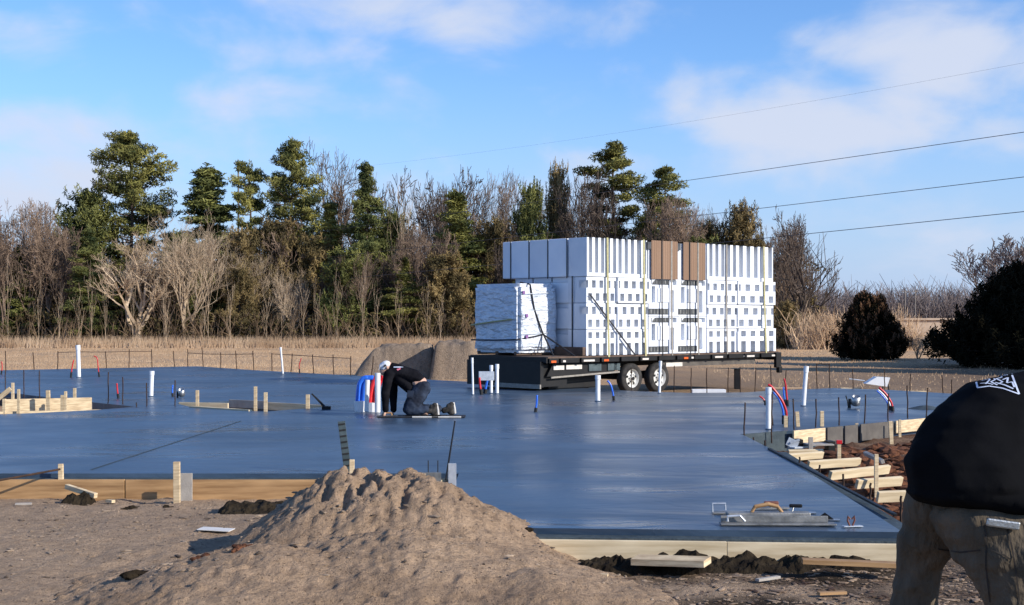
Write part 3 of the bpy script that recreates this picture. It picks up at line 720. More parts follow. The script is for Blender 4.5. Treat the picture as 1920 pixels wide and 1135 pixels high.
# black post, white sheet, far bits
def farbox(name, px, py, dims, m, label, cat, z=-.2, rz=0):
    p = P(px, py, z); mb = MB().box((0, 0, dims[2] / 2), dims, bev=.01); return tag(mb.build(name, m, loc=p, rz=rz), label, cat)
farbox('black_post', 1382, 730, (.15, .15, .55), M['black'], 'square black post stub under the trailer tail', 'post', z=-.22)
farbox('white_sheet', 1328, 738, (.8, .3, .10), M['white_pvc'], 'white sheet lying beyond the slab below the trailer', 'sheet', z=-.1)
farbox('scrap_plank', 1595, 730, (.55, .1, .04), M['lumber'], 'small pale plank on the dirt beyond the right wing', 'plank')
farbox('scrap_plank', 1718, 736, (.5, .1, .04), M['lumber'], 'pale plank on the dirt near the far right rebar', 'plank')
farbox('scrap_plank', 1470, 729, (1.2, .12, .03), M['drygrass'], 'long straw-coloured board behind the upright red pipe', 'plank')
root = thing('wheelbarrow', 'upturned pale tray on legs beyond the right wing of the slab', 'wheelbarrow', loc=P(1645, 732, -.22))
mb = MB(); mb.add([(-.34, -.15, .18), (.22, -.15, .10), (.30, -.15, .34), (-.05, -.15, .36), (-.34, .2, .18), (.22, .2, .10), (.30, .2, .34), (-.05, .2, .36)],
                  [(0, 1, 2, 3), (4, 7, 6, 5), (0, 3, 7, 4), (1, 5, 6, 2), (3, 2, 6, 7)]); mb.build('tray', M['white_pvc'], root)
MB().tube([(-.34, 0, .25), (-.75, 0, .30)], .018, 6).build('handle', M['galv'], root)
MB().tube([(.1, -.1, 0), (.15, -.1, .2)], .018, 6).build('leg', M['black'], root); MB().tube([(.28, -.1, 0), (.25, -.1, .2)], .018, 6).build('leg', M['black'], root)

# ------------------------------------------------------------------ boxed-out openings: boards and stakes
def board(x0, y0, x1, y1, zb, hh, th, m, label, z=0):
    a = P(x0, y0, z); b = P(x1, y1, z); d = b - a
    o = MB().box((0, 0, 0), (d.length, th, hh), bev=.004).build('form_board', M[m], loc=(a + b) / 2 + Vector((0, 0, zb + hh / 2 - z)), rz=math.atan2(d.y, d.x))
    return tag(o, label, 'form board')
board(-40, 773, 190, 768, -.16, .16, .045, 'lumber', 'near board of the left opening', z=0)
board(6, 764, 172, 760, -.18, .33, .045, 'lumber', 'wide pale board standing across the middle of the left opening')
board(130, 750, 252, 762, -.22, .20, .04, 'ply_grey', 'weathered board on the far side of the left opening')
board(-30, 737, 130, 749, -.26, .20, .04, 'ply_dark', 'dark board on the far rim of the left opening')
for i, (x, a, b, wp, ln, d) in enumerate([(24, 718, 756, 5, 0, 'tall stake at the left of the left opening'), (35, 730, 772, 5, 0, 'stake where the diagonal brace meets, left opening'), (91, 732, 764, 7, R(-2), 'stout stake in the middle of the left opening'),
                              (117, 741, 764, 6, 0, 'shorter of the paired stakes in the left opening'), (123, 734, 764, 5, 0, 'taller of the paired stakes in the left opening'), (140, 728, 757, 5.5, 0, 'rightmost stake of the left opening'), (8, 748, 772, 6, 0, 'squat stub stake at the far left border')]):
    stake(x, a, b, 0, wp, d, lean=ln)
def brace(x0, y0, x1, y1, Y, w_, m, label):
    a = Q(x0, y0, Y); b = Q(x1, y1, Y); d = b - a; root = MB().box((0, 0, 0), (d.length, .04, w_), bev=.003).build('wood_brace', M[m], loc=(a + b) / 2)
    root.rotation_euler.y = -math.atan2(d.z, d.x); return tag(root, label, 'brace')
brace(-6, 750, 20, 729, 27.0, .09, 'lumber', 'diagonal wooden brace at the far left border')
brace(73, 765, 88, 752, 27.0, .08, 'lumber', 'short diagonal brace against the stout stake of the left opening')
board(336, 757, 428, 759, -.10, .13, .04, 'form_cream', 'thin pale board at the left end of the middle opening')
board(358, 764, 470, 771, -.05, .075, .09, 'form_cream', 'near pale board of the middle opening')
board(430, 753, 500, 756, -.12, .16, .04, 'ply_grey', 'grey board on the far side of the middle opening')
board(500, 757, 605, 763, -.12, .15, .04, 'form_cream', 'thin pale board on the far right side of the middle opening')
for x, a, b, wp, d in [(370, 732, 763, 6, 'leftmost stake of the middle opening'), (479, 725, 764, 6, 'tallest stake of the middle opening'), (498, 736, 772, 6.5, 'nearest stake of the middle opening'), (577, 740, 766, 7, 'rightmost stake of the middle opening')]:
    stake(x, a, b, 0, wp, d)
a = P(612, 768)
root = thing('pry_tool', 'black bent tool stuck in the slab right of the middle opening', 'tool', loc=a)
MB().tube([(0, 0, 0), (-.10, 0, .12), (-.2, 0, .22), (-.27, 0, .29)], [.03, .022, .016, .014], 8).build('shaft', M['black'], root)
MB().box((.0, 0, .03), (.16, .1, .06), bev=.01).build('foot', M['black'], root)

# pit side: edge boards and stakes
pe = [P(1478, 808), P(1600, 797), P(1745, 783)]
for i, (x0, y0, x1, y1, hh, m, lb) in enumerate([(1482, 809, 1541, 803.5, .20, 'lumber', 'cream board, first along the far side of the pit'), (1545, 803, 1574, 800.5, .26, 'ply_dark', 'dark plywood panel, narrow left one behind the pit'),
                                (1578, 800, 1602, 797.8, .28, 'ply_dark', 'smallest dark plywood panel behind the pit'), (1608, 797, 1669, 791, .26, 'ply_dark', 'widest dark plywood panel behind the pit'), (1674, 790.5, 1748, 783.5, .2, 'lumber', 'cream board at the right end of the pit edge')]):
    a, b = P(x0, y0), P(x1, y1); d = b - a; n_ = Vector((d.y, -d.x, 0)).normalized() * .05
    o = MB().box((0, 0, 0), (d.length, .03, hh), bev=.004).build('form_board', M[m], loc=(a + b) / 2 + n_ + Vector((0, 0, .012 - hh / 2)), rz=math.atan2(d.y, d.x)); tag(o, lb, 'form panel')
line_box('ledge', P(1475, 808.5), P(1392, 815), .04, -.45, .004, M['slab_edge'], sl)
for x, a, b, wp, ln, m, d in [(1473, 780, 828, 7, 0, 'lumber', 'stake at the inner corner of the pit'), (1497, 772, 812, 7, R(-4), 'lumber', 'leaning stake second along the pit edge'), (1541, 771, 826, 7, 0, 'lumber', 'tall split stake midway along the pit edge'),
                          (1606, 794, 822, 6, 0, 'lumber', 'short stake between the dark panels'), (1671, 790, 826, 7, R(-3), 'lumber', 'stake at the right end of the widest dark panel'), (1687, 787, 806, 5, 0, 'lumber', 'small stake on the right cream board of the pit edge'),
                          (1573, 830, 862, 7, 0, 'lumber', 'red-topped stake standing in the clods'), (1643, 852, 930, 7.5, 0, 'lumber', 'tall stake nailed to the long crossing brace'), (1520, 820, 850, 8, 0, 'ply_grey', 'grey stub stake by the metal bracket')]:
    stake(x, a, b, -.22 if b > 815 else -.1, wp, d, m=m, lean=ln)
_s = [o for o in bpy.data.objects if o.get('label') == 'red-topped stake standing in the clods'][0]
MB().box((0, 0, 0), (.075, .06, .05), bev=.004).build('painted_top', M['pex_red'], _s, loc=(0, 0, (862 - 829) * _s.location.y / F))
def kick(x0, y0, x1, y1, z, hh, label, m='form_cream'):
    a = P(x0, y0, z); b = P(x1, y1, z); d = b - a
    o = MB().box((0, 0, 0), (d.length, .045, hh), bev=.004, rx=R(18)).build('kicker_board', M[m], loc=(a + b) / 2, rz=math.atan2(d.y, d.x)); return tag(o, label, 'board')
kick(1478, 850, 1543, 849, -.14, .09, 'cream brace board nearest the inner corner of the pit')
kick(1478, 858, 1542, 853, -.10, .09, 'second cream brace board from the far end of the black edge strip')
kick(1515, 872, 1612, 866, -.10, .10, 'long straight cream brace board between two stakes')
kick(1556, 892, 1666, 880, -.06, .10, 'longest cream brace board crossing the tall stake')
kick(1606, 908, 1690, 902, -.10, .10, 'cream brace board below the crossing one')
kick(1645, 932, 1700, 930, -.10, .11, 'nearest cream brace board by the worker')
kick(1622, 850, 1655, 866, -.06, .05, 'small grey sliver board leaning by the tall stake', m='ply_grey')
# metal bracket / plate bits
root = thing('metal_bracket', 'pale folded metal bracket in the pit corner', 'bracket', loc=P(1486, 838, -.15))
mb = MB(); mb.box((0, 0, .05), (.16, .02, .12), ry=R(25)); mb.box((.05, 0, -.01), (.2, .12, .02), rz=R(20)); mb.box((.03, -.02, .08), (.14, .02, .03), ry=R(-20)); mb.build('plate', M['galv'], root)
flatbox('form_tie_sheet', 1535, 833, (.36, .3, .02), R(5), M['ply_grey'], 'grey flat sheet lying at the far corner of the pit', 'sheet', z=-.12)
flatbox('black_box', 1494, 834, (.13, .2, .16), R(5), M['black'], 'small black case beside the pale bracket', 'case', z=-.15)
flatbox('black_box', 1556, 836, (.10, .2, .14), R(5), M['black'], 'small black case right of the grey flat sheet', 'case', z=-.15)
upstrip('paint_marker', 1702, 880, 1706, 857, 15.2, 9, M['white_pvc'], 'white rounded tag half hidden by the worker', 'tag', thick=.02)

# ------------------------------------------------------------------ tools at the near edge
def tool(px, py, name, label, rz=0, cat='trowel'): return thing(name, label, cat, loc=P(px, py, 0.004), rz=rz)
r_ = tool(1458, 985, 'magnesium_float', 'longest grey float lying nearest the slab edge', R(-1))
MB().box((0, 0, .012), (.92, .12, .012), bev=.003).build('blade', M['mag'], r_); MB().box((-.02, .04, .045), (.86, .014, .05), bev=.003).build('rib', M['mag'], r_)
MB().tube([(-.40, .0, .03), (-.40, 0, .07), (-.30, 0, .075), (-.26, 0, .03)], .010, 8).build('handle', M['galv'], r_)
r_ = tool(1440, 968, 'wood_handled_float', 'float with an arched wooden handle behind the longest float', R(2))
MB().box((0, 0, .01), (.70, .12, .05), bev=.012).build('blade', M['mag'], r_)
MB().tube([(-.14, 0, .03), (-.11, 0, .08), (.0, 0, .10), (.08, 0, .08), (.12, 0, .03)], [.014, .017, .018, .017, .014], 8).build('handle', M['form_orange'], r_)
r_ = tool(1446, 955, 'small_float', 'small float with a red-brown grip, farthest in the tool cluster', R(4))
MB().box((0, 0, .01), (.30, .08, .012), bev=.003).build('blade', M['mag'], r_)
MB().box((.0, 0, .052), (.13, .035, .035), bev=.012).build('grip', M['redbrown'], r_); MB().tube([(0, 0, .01), (0, 0, .04)], .008, 6).build('post', M['steel'], r_)
r_ = tool(1348, 963, 'bracket_float', 'pale square-framed edger at the left of the tool cluster')
MB().box((0, 0, .008), (.115, .10, .010), bev=.002).build('plate', M['mag'], r_)
MB().tube([(-.055, 0, .01), (-.055, 0, .085), (.055, 0, .085), (.055, 0, .03)], .008, 8).build('frame', M['galv'], r_)
r_ = tool(1492, 962, 'steel_trowel', 'steel trowel with a dark grip in the middle of the cluster', R(-8))
MB().box((0, 0, .006), (.34, .09, .004), bev=.001).build('blade', M['steel'], r_); MB().box((0, 0, .06), (.11, .03, .03), bev=.010).build('grip', M['black'], r_)
MB().tube([(-.03, 0, .008), (-.02, 0, .05)], .007, 6).build('post', M['steel'], r_)
r_ = tool(1535, 975, 'steel_trowel', 'steel trowel with a pointed dark fin at the right of the cluster', R(-12))
MB().box((0, 0, .006), (.34, .08, .004), bev=.001).build('blade', M['steel'], r_); MB().add([(-.02, 0, .01), (.12, 0, .01), (.05, 0, .06), (-.02, .02, .01), (.12, .02, .01), (.05, .02, .06)], [(0, 1, 2), (3, 5, 4), (0, 2, 5, 3), (1, 4, 5, 2)]).build('fin', M['black'], r_)
r_ = tool(1598, 988, 'edging_tool', 'small edging tool with a looped dark handle, apart from the cluster', R(10))
MB().box((0, 0, .006), (.16, .06, .006), bev=.001).build('plate', M['galv'], r_)
for s_ in (-1, 1): MB().tube([(-.01 + .012 * s_, 0, .01), (-.01 + .03 * s_, 0, .05), (-.01 + .026 * s_, 0, .085), (-.01 + .008 * s_, 0, .06)], .008, 8).build('handle', M['redbrown'], r_)

# ------------------------------------------------------------------ trailer and its load
TA = R(42); TO = Vector((1.777, 33.0, 0)); 
def TW(u, w_, z): return Vector((TO.x + math.cos(TA) * u - math.sin(TA) * w_, TO.y + math.sin(TA) * u + math.cos(TA) * w_, z))
DK = .80                                             # deck height
GZ = -.15
tr = thing('flatbed_trailer', 'black tandem-axle flatbed trailer carrying foam blocks beyond the slab', 'trailer', loc=TW(0, 0, GZ), rz=TA)
U0, U1, W0, W1 = -1.32, 7.35, -.06, 2.72
def tl(z): return z - GZ
mb = MB(); mb.box(((U0 + U1) / 2, (W0 + W1) / 2, tl(DK - .035)), (U1 - U0, W1 - W0, .05)); mb.build('deck', M['dunnage'], tr)
mb = MB(); mb.box(((U0 + U1) / 2, W0 - .02, tl(DK - .10)), (U1 - U0, .05, .11)); mb.build('side_rail', M['black'], tr)
mb = MB(); mb.box(((U0 + U1) / 2, W1 + .02, tl(DK - .10)), (U1 - U0, .05, .11)); mb.build('side_rail', M['black'], tr)
mb = MB(); mb.box((U0 - .03, (W0 + W1) / 2, tl(DK - .09)), (.06, W1 - W0, .13)); mb.build('front_rail', M['black'], tr)
for wv in (.75, 1.9):
    mb = MB(); mb.box(((U0 + U1) / 2, wv, tl(DK - .19)), (U1 - U0 - .2, .09, .24)); mb.build('main_beam', M['black'], tr)
mb = MB()
for k in range(18): mb.box((U0 + .3 + k * .48, (W0 + W1) / 2, tl(DK - .11)), (.07, W1 - W0 - .1, .09))
mb.build('cross_members', M['black'], tr)
for k in range(13):
    MB().box((U0 + .35 + k * .68, W0 - .075, tl(DK - .10)), (.07, .05, .10)).build('stake_pocket', M['black'], tr)
# rub rail lower body: storage tray and panel between nose and wheels
mb = MB(); mb.add([(U0 + .25, W0 + .1, tl(DK - .18)), (1.0, W0 + .1, tl(DK - .18)), (1.0, W0 + .1, tl(DK - .40)), (U0 + .05, W0 + .1, tl(DK - .47)),
                   (U0 + .25, W0 + .5, tl(DK - .18)), (1.0, W0 + .5, tl(DK - .18)), (1.0, W0 + .5, tl(DK - .40)), (U0 + .05, W0 + .5, tl(DK - .47))],
                  [(0, 3, 2, 1), (4, 5, 6, 7), (3, 7, 6, 2), (0, 4, 7, 3), (1, 2, 6, 5), (0, 1, 5, 4)]); mb.build('side_tray', M['black'], tr)
MB().box((.0, W0 + .085, tl(DK - .455)), (2.3, .03, .04), ry=R(-2)).build('tray_lip', M['strap_grey'], tr)
# nose structure (tall black front frame and low tongue)
MB().box((U0 - .08, (W0 + W1) / 2 + .05, tl(DK - .42)), (.10, W1 - W0 - .15, .60)).build('front_frame', M['black'], tr)
MB().box((U0 + .35, (W0 + W1) / 2 + .05, tl(DK - .45)), (.9, W1 - W0 - .3, .52)).build('battery_box', M['black'], tr)
MB().box((U0 - .14, .85, tl(.10)), (.04, 1.6, .10)).build('bumper_plate', M['strap_grey'], tr)
MB().box((.0, W0 + .75, tl(.27)), (1.7, .55, .52), bev=.02).build('tool_box', M['black'], tr)
# tail
MB().box((U1 + .02, (W0 + W1) / 2, tl(DK - .14)), (.06, W1 - W0, .2)).build('rear_bumper', M['black'], tr)
MB().box((U1 - .12, W0 - .06, tl(DK - .24)), (.22, .10, .42), bev=.02).build('landing_leg_bracket', M['black'], tr)
MB().box((U1 - .05, W0 - .06, tl(DK - .50)), (.13, .12, .18), bev=.02).build('ramp_hinge', M['black'], tr)
# rear under-rail
MB().box((4.6, W0 + .12, tl(DK - .25)), (3.7, .04, .16)).build('rear_skirt', M['ply_dark'], tr)
# wheels
def wheel(u, w_, r=.37):
    m0 = Matrix.Translation((u, w_, tl(GZ) + r - .005))
    t_ = MB().lathe([(r * .60, .10), (r * .72, .115), (r * .93, .108), (r, .08), (r, -.08), (r * .93, -.108), (r * .72, -.115), (r * .60, -.10)], 36, m0)
    wh = t_.build('wheel', M['tyre'], tr, smooth=True)
    rm = MB().lathe([(r * .615, -.112), (r * .58, -.10), (r * .54, -.06), (r * .50, -.045), (r * .30, -.075), (r * .22, -.08), (r * .20, -.12), (r * .10, -.13), (0, -.13)], 32, m0)
    rim = rm.build('rim', M['rim'], wh, smooth=True)
    hb = MB()
    for k in range(5):
        a = 2 * math.pi * k / 5 + .3
        hb.box(m0 @ Vector((math.cos(a) * r * .40, -.068, math.sin(a) * r * .40)), (.055, .02, .055), bev=.009)
    hb.lathe([(0, -.145), (r * .12, -.14), (r * .14, -.10)], 14, m0)
    for k in range(6):
        a = 2 * math.pi * k / 6; hb.box(m0 @ Vector((math.cos(a) * r * .26, -.088, math.sin(a) * r * .26)), (.022, .025, .022))
    hb.build('hub_and_holes', M['black'], wh)
    return wh
for u in (1.52, 2.51):
    wheel(u, W0 + .10); wheel(u, W1 - .12)
    MB().tube([(u, W0 + .2, tl(GZ) + .37), (u, W1 - .2, tl(GZ) + .37)], .05, 8).build('axle', M['black'], tr)
MB().box((2.0, W0 + .35, tl(.32)), (1.7, .10, .12)).build('suspension', M['black'], tr)
for k, u in enumerate((U0 + .12, .55, 2.55 + .9)):
    MB().box((u, W0 - .055, tl(DK - .12)), (.16, .02, .05)).build('side_marker', M['orange_reflector'], tr)
for u, l in ((U0 + .42, .18), (-.05, .40), (2.0 - .1, .30), (3.75, .18), (4.75, .32), (6.0, .45), (7.1, .25)):
    MB().box((u, W0 - .055, tl(DK - .115)), (l, .016, .045)).build('reflective_tape', M['white_reflector'], tr)
MB().box((-.9, W0 + .085, tl(DK - .27)), (.34, .02, .10)).build('lettered_plate', M['white_reflector'], tr)
MB().box((-.4, W0 + .085, tl(DK - .265)), (.52, .02, .10)).build('lettered_plate', M['white_reflector'], tr)
MB().box((3.15, W0 + .08, tl(DK - .28)), (.62, .02, .10)).build('pale_plate', M['white_reflector'], tr)
for k, u in enumerate((.3, .95, 1.0)): MB().box((u, W0 + .08, tl(DK - .29)), (.42 if k < 2 else .1, .02, .17)).build('grey_panel', M['plastic'], tr)

# foam blocks (insulated concrete forms)
def rec_panel(mb, xs, zs, hole, depth, y0, ax='x'):
    # front facing panel at y=y0 (towards -y) with rectangular recesses
    X = sorted(set(xs)); Z = sorted(set(zs))
    H = [[hole((X[i] + X[i + 1]) / 2, (Z[j] + Z[j + 1]) / 2) for j in range(len(Z) - 1)] for i in range(len(X) - 1)]
    def p(x, y, z): return (x, y, z) if ax == 'x' else (y, -x, z)
    for i in range(len(X) - 1):
        for j in range(len(Z) - 1):
            x0, x1, z0, z1 = X[i], X[i + 1], Z[j], Z[j + 1]; yy = y0 + (depth if H[i][j] else 0)
            mb.add([p(x0, yy, z0), p(x1, yy, z0), p(x1, yy, z1), p(x0, yy, z1)], [(0, 1, 2, 3)])
            if H[i][j]:
                if i == 0 or not H[i - 1][j]: mb.add([p(x0, y0, z0), p(x0, yy, z0), p(x0, yy, z1), p(x0, y0, z1)], [(0, 1, 2, 3)])
                if i == len(X) - 2 or not H[i + 1][j]: mb.add([p(x1, yy, z0), p(x1, y0, z0), p(x1, y0, z1), p(x1, yy, z1)], [(0, 1, 2, 3)])
                if j == 0 or not H[i][j - 1]: mb.add([p(x0, y0, z0), p(x1, y0, z0), p(x1, yy, z0), p(x0, yy, z0)], [(0, 1, 2, 3)])
                if j == len(Z) - 2 or not H[i][j + 1]: mb.add([p(x0, yy, z1), p(x1, yy, z1), p(x1, y0, z1), p(x0, y0, z1)], [(0, 1, 2, 3)])
def block_mesh(kind, W_, D_, H_, seed=0):
    mb = MB(); rd = random.Random(seed)
    # other five sides, slightly bevelled by inset frame
    b = .0
    mb.add([(0, D_, 0), (W_, D_, 0), (W_, D_, H_), (0, D_, H_), (0, 0, 0), (W_, 0, 0), (W_, 0, H_), (0, 0, H_)],
           [(1, 0, 3, 2), (4, 0, 1, 5), (7, 6, 2, 3), (5, 1, 2, 6), (0, 4, 7, 3)])
    if kind == 'stripe':
        n = 5; pitch = W_ / n; xs = [0, W_]; zs = [0, .09, H_]
        for k in range(n): xs += [k * pitch + pitch * .32, k * pitch + pitch * .86]
        rec_panel(mb, xs, zs, lambda x, z: z > .09 and .32 < (x / pitch) % 1 < .86, .30, 0)
    elif kind == 'dots' or kind == 'slots':
        n = 4; pitch = W_ / n; xs = [0, W_]; zs = [0, H_]
        rows = [(H_ * .08, H_ * .37, .5), (H_ * .58, H_ * .87, 0.0)] if kind == 'dots' else [(.0, H_ * .46, .5), (H_ * .66, H_ * .90, 0.0)]
        rects = []
        for z0, z1, off in rows:
            for k in range(n + 1):
                c = (k + off) * pitch
                if kind == 'slots': c = k * pitch + pitch * .5
                x0, x1 = c - pitch * .25, c + pitch * .25
                x0 = max(0.0, x0); x1 = min(W_, x1)
                if x1 - x0 > .03: rects.append((x0, x1, z0, z1)); xs += [x0, x1]
            zs += [z0, z1]
        rec_panel(mb, xs, zs, lambda x, z: any(a < x < b_ and c < z < d for a, b_, c, d in rects), .24, 0)
    elif kind == 'plain':
        mb.add([(0, 0, 0), (W_, 0, 0), (W_, 0, H_), (0, 0, H_)], [(0, 1, 2, 3)])
    return mb
T1, HT = .63, .93                                     # tier heights: three lower tiers and the top tier
cols = [(0.0, 1.02), (1.05, 2.16), (4.42, 5.62), (5.66, 7.25)]
COLN = ['nearest the trailer nose', 'second from the trailer nose', 'just right of the brown cardboard', 'at the trailer tail']
TIER = ['bottom tier', 'second tier', 'third tier', 'ribbed top tier']
for ci, (a, b) in enumerate(cols):
    for k in range(4):
        z0 = DK + k * T1 if k < 3 else DK + 3 * T1
        H_ = T1 - .012 if k < 3 else HT
        W_ = b - a; kind = 'slots' if k == 0 else ('dots' if k < 3 else 'stripe')
        if k == 3 and ci == 0: a2, W2 = -.02, W_ + .02
        else: a2, W2 = a, W_
        jit = random.uniform(-.02, .02); wj = random.uniform(-.035, .035)
        root = block_mesh(kind, W2, .62, H_, ci * 10 + k).build('foam_block', M['foam'], loc=TW(a2 + jit, wj, z0), rz=TA + R(random.uniform(-.8, .8)))
        tag(root, 'white foam block, %s, column %s' % (TIER[k], COLN[ci]), 'foam block', 'foam form blocks on the trailer')
# narrow separators between columns (tongue pieces seen in the seams)
for ci, u in enumerate((1.02, 5.62)):
    for k in range(3):
        o = MB().box((0, 0, 0), (.045, .3, T1 * .8), bev=.004).build('foam_strip', M['foam'], loc=TW(u + .018, .10, DK + k * T1 + T1 * .45), rz=TA)
        tag(o, 'slim foam strip in the %s seam, %s' % (['left', 'right'][ci], ['bottom', 'middle', 'upper'][k]), 'foam strip')
# front face blocks in shade
FR_W = [(.66, 1.30), (1.32, 1.98), (2.0, 2.66), (2.68, 2.98)]
for i, (a, b) in enumerate(FR_W):
    mb = MB().box((.5, (b - a) / 2, HT / 2), (1.0, b - a, HT), bev=.03)
    tag(mb.build('foam_block', M['foam'], loc=TW(-.02 + random.uniform(-.02, .02), a, DK + 3 * T1), rz=TA), 'smooth shaded foam block on the top tier, %s from the lit corner' % ['second', 'third', 'fourth', 'fifth, narrowest,'][i], 'foam block', 'shaded foam blocks at the trailer nose')
for i, (a, b) in enumerate([(.66, 1.30), (1.32, 1.98), (2.0, 2.66)]):
    for k in range(3):
        mb = MB().box((.5, (b - a) / 2, T1 * .40), (.96, b - a, T1 * .80), bev=.02); mb.box((.5, (b - a) / 2, T1 * .9), (.85, b - a - .04, T1 * .18))
        tag(mb.build('foam_block', M['foam'], loc=TW(.03, a, DK + k * T1), rz=TA), 'shaded foam block behind the wrapped pallet, %s tier, %s from the corner' % (['bottom', 'second', 'third'][k], ['second', 'third', 'fourth'][i]), 'foam block', 'shaded foam blocks at the trailer nose')
tag(MB().box((0, 0, 0), (.1, .98, .20), bev=.005).build('dunnage_block', M['dunnage'], loc=TW(-.075, .50, DK + .10), rz=TA), 'brown dunnage block at the foot of the lit corner', 'dunnage')
# dark horizontal gap under the top tier
# corner forms with arched dark openings (2 columns x 2 tiers)
def corner_form(W_, H_):
    root_parts = []
    mb = MB()
    mb.add([(0, .6, 0), (W_, .6, 0), (W_, .6, H_), (0, .6, H_), (0, 0, 0), (W_, 0, 0), (W_, 0, H_), (0, 0, H_)], [(1, 0, 3, 2), (4, 0, 1, 5), (7, 6, 2, 3), (5, 1, 2, 6), (0, 4, 7, 3)])
    holes = [(.08, .86, .86, 1.0), (.10, .26, .40, .86), (.30, .68, .44, .80), (.74, .90, .22, .78), (.0, .60, .10, .24)]
    # grid
    xs = [0, W_]; zs = [0, H_]
    deep = [(.10 * W_, .68 * W_, .84 * H_, .97 * H_), (.0, .66 * W_, .04 * H_, .20 * H_)]
    sh = [(.10 * W_, .22 * W_, .36 * H_, .80 * H_), (.74 * W_, .86 * W_, .10 * H_, .70 * H_), (.72 * W_, .95 * W_, .84 * H_, .97 * H_)]
    for a, b, c, d in deep + sh: xs += [a, b]; zs += [c, d]
    rec_panel(mb, xs, zs, lambda x, z: any(a < x < b_ and c < z < d for a, b_, c, d in sh), .09, 0)
    return mb, deep
CW = 1.10; CH = (3 * T1 - .02) / 2
for i in range(2):
    for k in range(2):
        mb, deep = corner_form(CW, CH)
        root = thing('corner_form', 'foam corner form with dark web slots, %s row, %s column below the cardboard' % (['lower', 'upper'][k], ['left', 'right'][i]), 'foam block', loc=TW(2.20 + i * (CW + .01), .02, DK + k * (CH + .01)), rz=TA, group='foam corner forms')
        mb.build('shell', M['foam'], root)
        fr = MB()
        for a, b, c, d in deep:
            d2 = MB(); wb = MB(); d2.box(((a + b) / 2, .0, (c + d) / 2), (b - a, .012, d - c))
            wo = d2.build('opening_shade', M['gap_shade'], root)  # flat dark panel, the shade of the slot put into its colour
            for q in range(6): MB().box((a + (b - a) * (q + .5) / 6 + .012, -.010, (c + d) / 2), (.022 if q % 2 else .04, .012, (d - c) * .72)).build('web_tie', M['mag'], wo)
        fr.box((CW * .48, -.014, CH * .56), (CW * .36, .02, CH * .38), bev=.006); fr.build('face_pad', M['foam'], root)
        # rounded corner of the opening
        q = MB(); cx, cz = .10 * CW, .97 * CH
        pts = [(cx - .004, -.02, cz + .002)] + [(cx + .14 * (1 - math.cos(t_)), -.02, cz - .14 * (1 - math.sin(t_))) for t_ in [0, .4, .8, 1.2, 1.5708]]
        q.add(pts, [tuple(range(len(pts)))]); q.build('corner_fillet', M['foam'], root)
# top tier forms behind the cardboard + cardboard sheets
for i in range(2):
    a = 2.20 + i * (CW + .01)
    tag(block_mesh('plain', CW, .6, HT - .03).build('foam_block', M['foam'], loc=TW(a, .03, DK + 3 * T1 + .0), rz=TA), 'flat foam block behind the %s cardboard sheet' % ['left', 'right'][i], 'foam block', 'foam form blocks on the trailer')
    r0 = thing('cardboard_sheet', '%s ribbed brown cardboard sheet strapped over the stack' % ['left, wider,', 'right, narrower,'][i], 'cardboard', loc=TW(a + (.05 if i == 0 else .14), -.03, DK + 3 * T1 - .02), rz=TA)
    wdt = .98 if i == 0 else .86
    mb = MB(); n = 12
    prof = [(k / (n * 2) * wdt, -.018 * (k % 2)) for k in range(n * 2 + 1)]
    vs = [(x, y, 0) for x, y in prof] + [(x, y, HT + .03) for x, y in prof] + [(x, y + .62, HT + .04) for x, y in prof]
    m_ = len(prof); fs = [(k, k + 1, m_ + k + 1, m_ + k) for k in range(m_ - 1)] + [(m_ + k, m_ + k + 1, 2 * m_ + k + 1, 2 * m_ + k) for k in range(m_ - 1)]
    mb.add(vs, fs); mb.build('sheet', M['card'], r0)
    tag(MB().box((0, 0, 0), (.13, .05, .17)).build('shadow_gap_block', M['gap_shade'], loc=TW(a - .02, .0, DK + 3 * T1 + HT - .12), rz=TA), 'dark block for the shaded gap at the upper left of the %s cardboard' % ['left', 'right'][i], 'gap shade')  # dark block painted as the shade in the gap beside the sheet
# wrapped pallet at the nose
def wrapped(u0, u1, w0, w1, h, label):
    root = thing('wrapped_pallet', label, 'pallet', loc=TW(u0, w0, DK), rz=TA)
    bm = bmesh.new(); bmesh.ops.create_cube(bm, size=1)
    bmesh.ops.bevel(bm, geom=bm.edges[:], offset=.05, segments=2, affect='EDGES')
    bmesh.ops.subdivide_edges(bm, edges=bm.edges[:], cuts=14, use_grid_fill=True)
    L_, D_ = u1 - u0, w1 - w0
    mb = MB(); idx = {}
    for v in bm.verts:
        x, y, z = v.co; p = Vector((x * L_ + L_ / 2, y * D_ + D_ / 2, z * h + h / 2 + .06))
        bulge = .035 * math.sin(p.z / h * math.pi * 4) * 0.4
        nn = Vector((x, y, 0)); nn = nn.normalized() if nn.length > 0 else nn
        p += nn * (.05 * fbm(p.x + 3, p.z * 2.4, p.y, 4, 1.8) + bulge)
        idx[v.index] = len(mb.v); mb.v.append(tuple(p))
    for f in bm.faces: mb.f.append(tuple(idx[v.index] for v in f.verts))
    bm.free(); mb.build('wrapped_stack', M['wrap'], root, smooth=True)
    for k in range(3): MB().box((L_ / 2, D_ * (.1 + .4 * k), .05), (L_ - .06, .09, .08)).build('pallet_runner', M['dunnage'], root)
    for (z, xx) in ((1.50, .12), (.95, .22), (.45, .22)):
        MB().box((xx, -.035, z), (.07, .02, .08)).build('sticker', M['label_purple'], root)
    for z in (.42, .98, 1.38):
        MB().box((.5, -.02, z + .1), (.9, .012, .018), ry=R(-2)).build('film_seam', M['galv'], root)
    return root
wrapped(-1.28, .0, .985, 2.66, 1.66, 'pale shrink-wrapped pallet stack on the trailer nose')
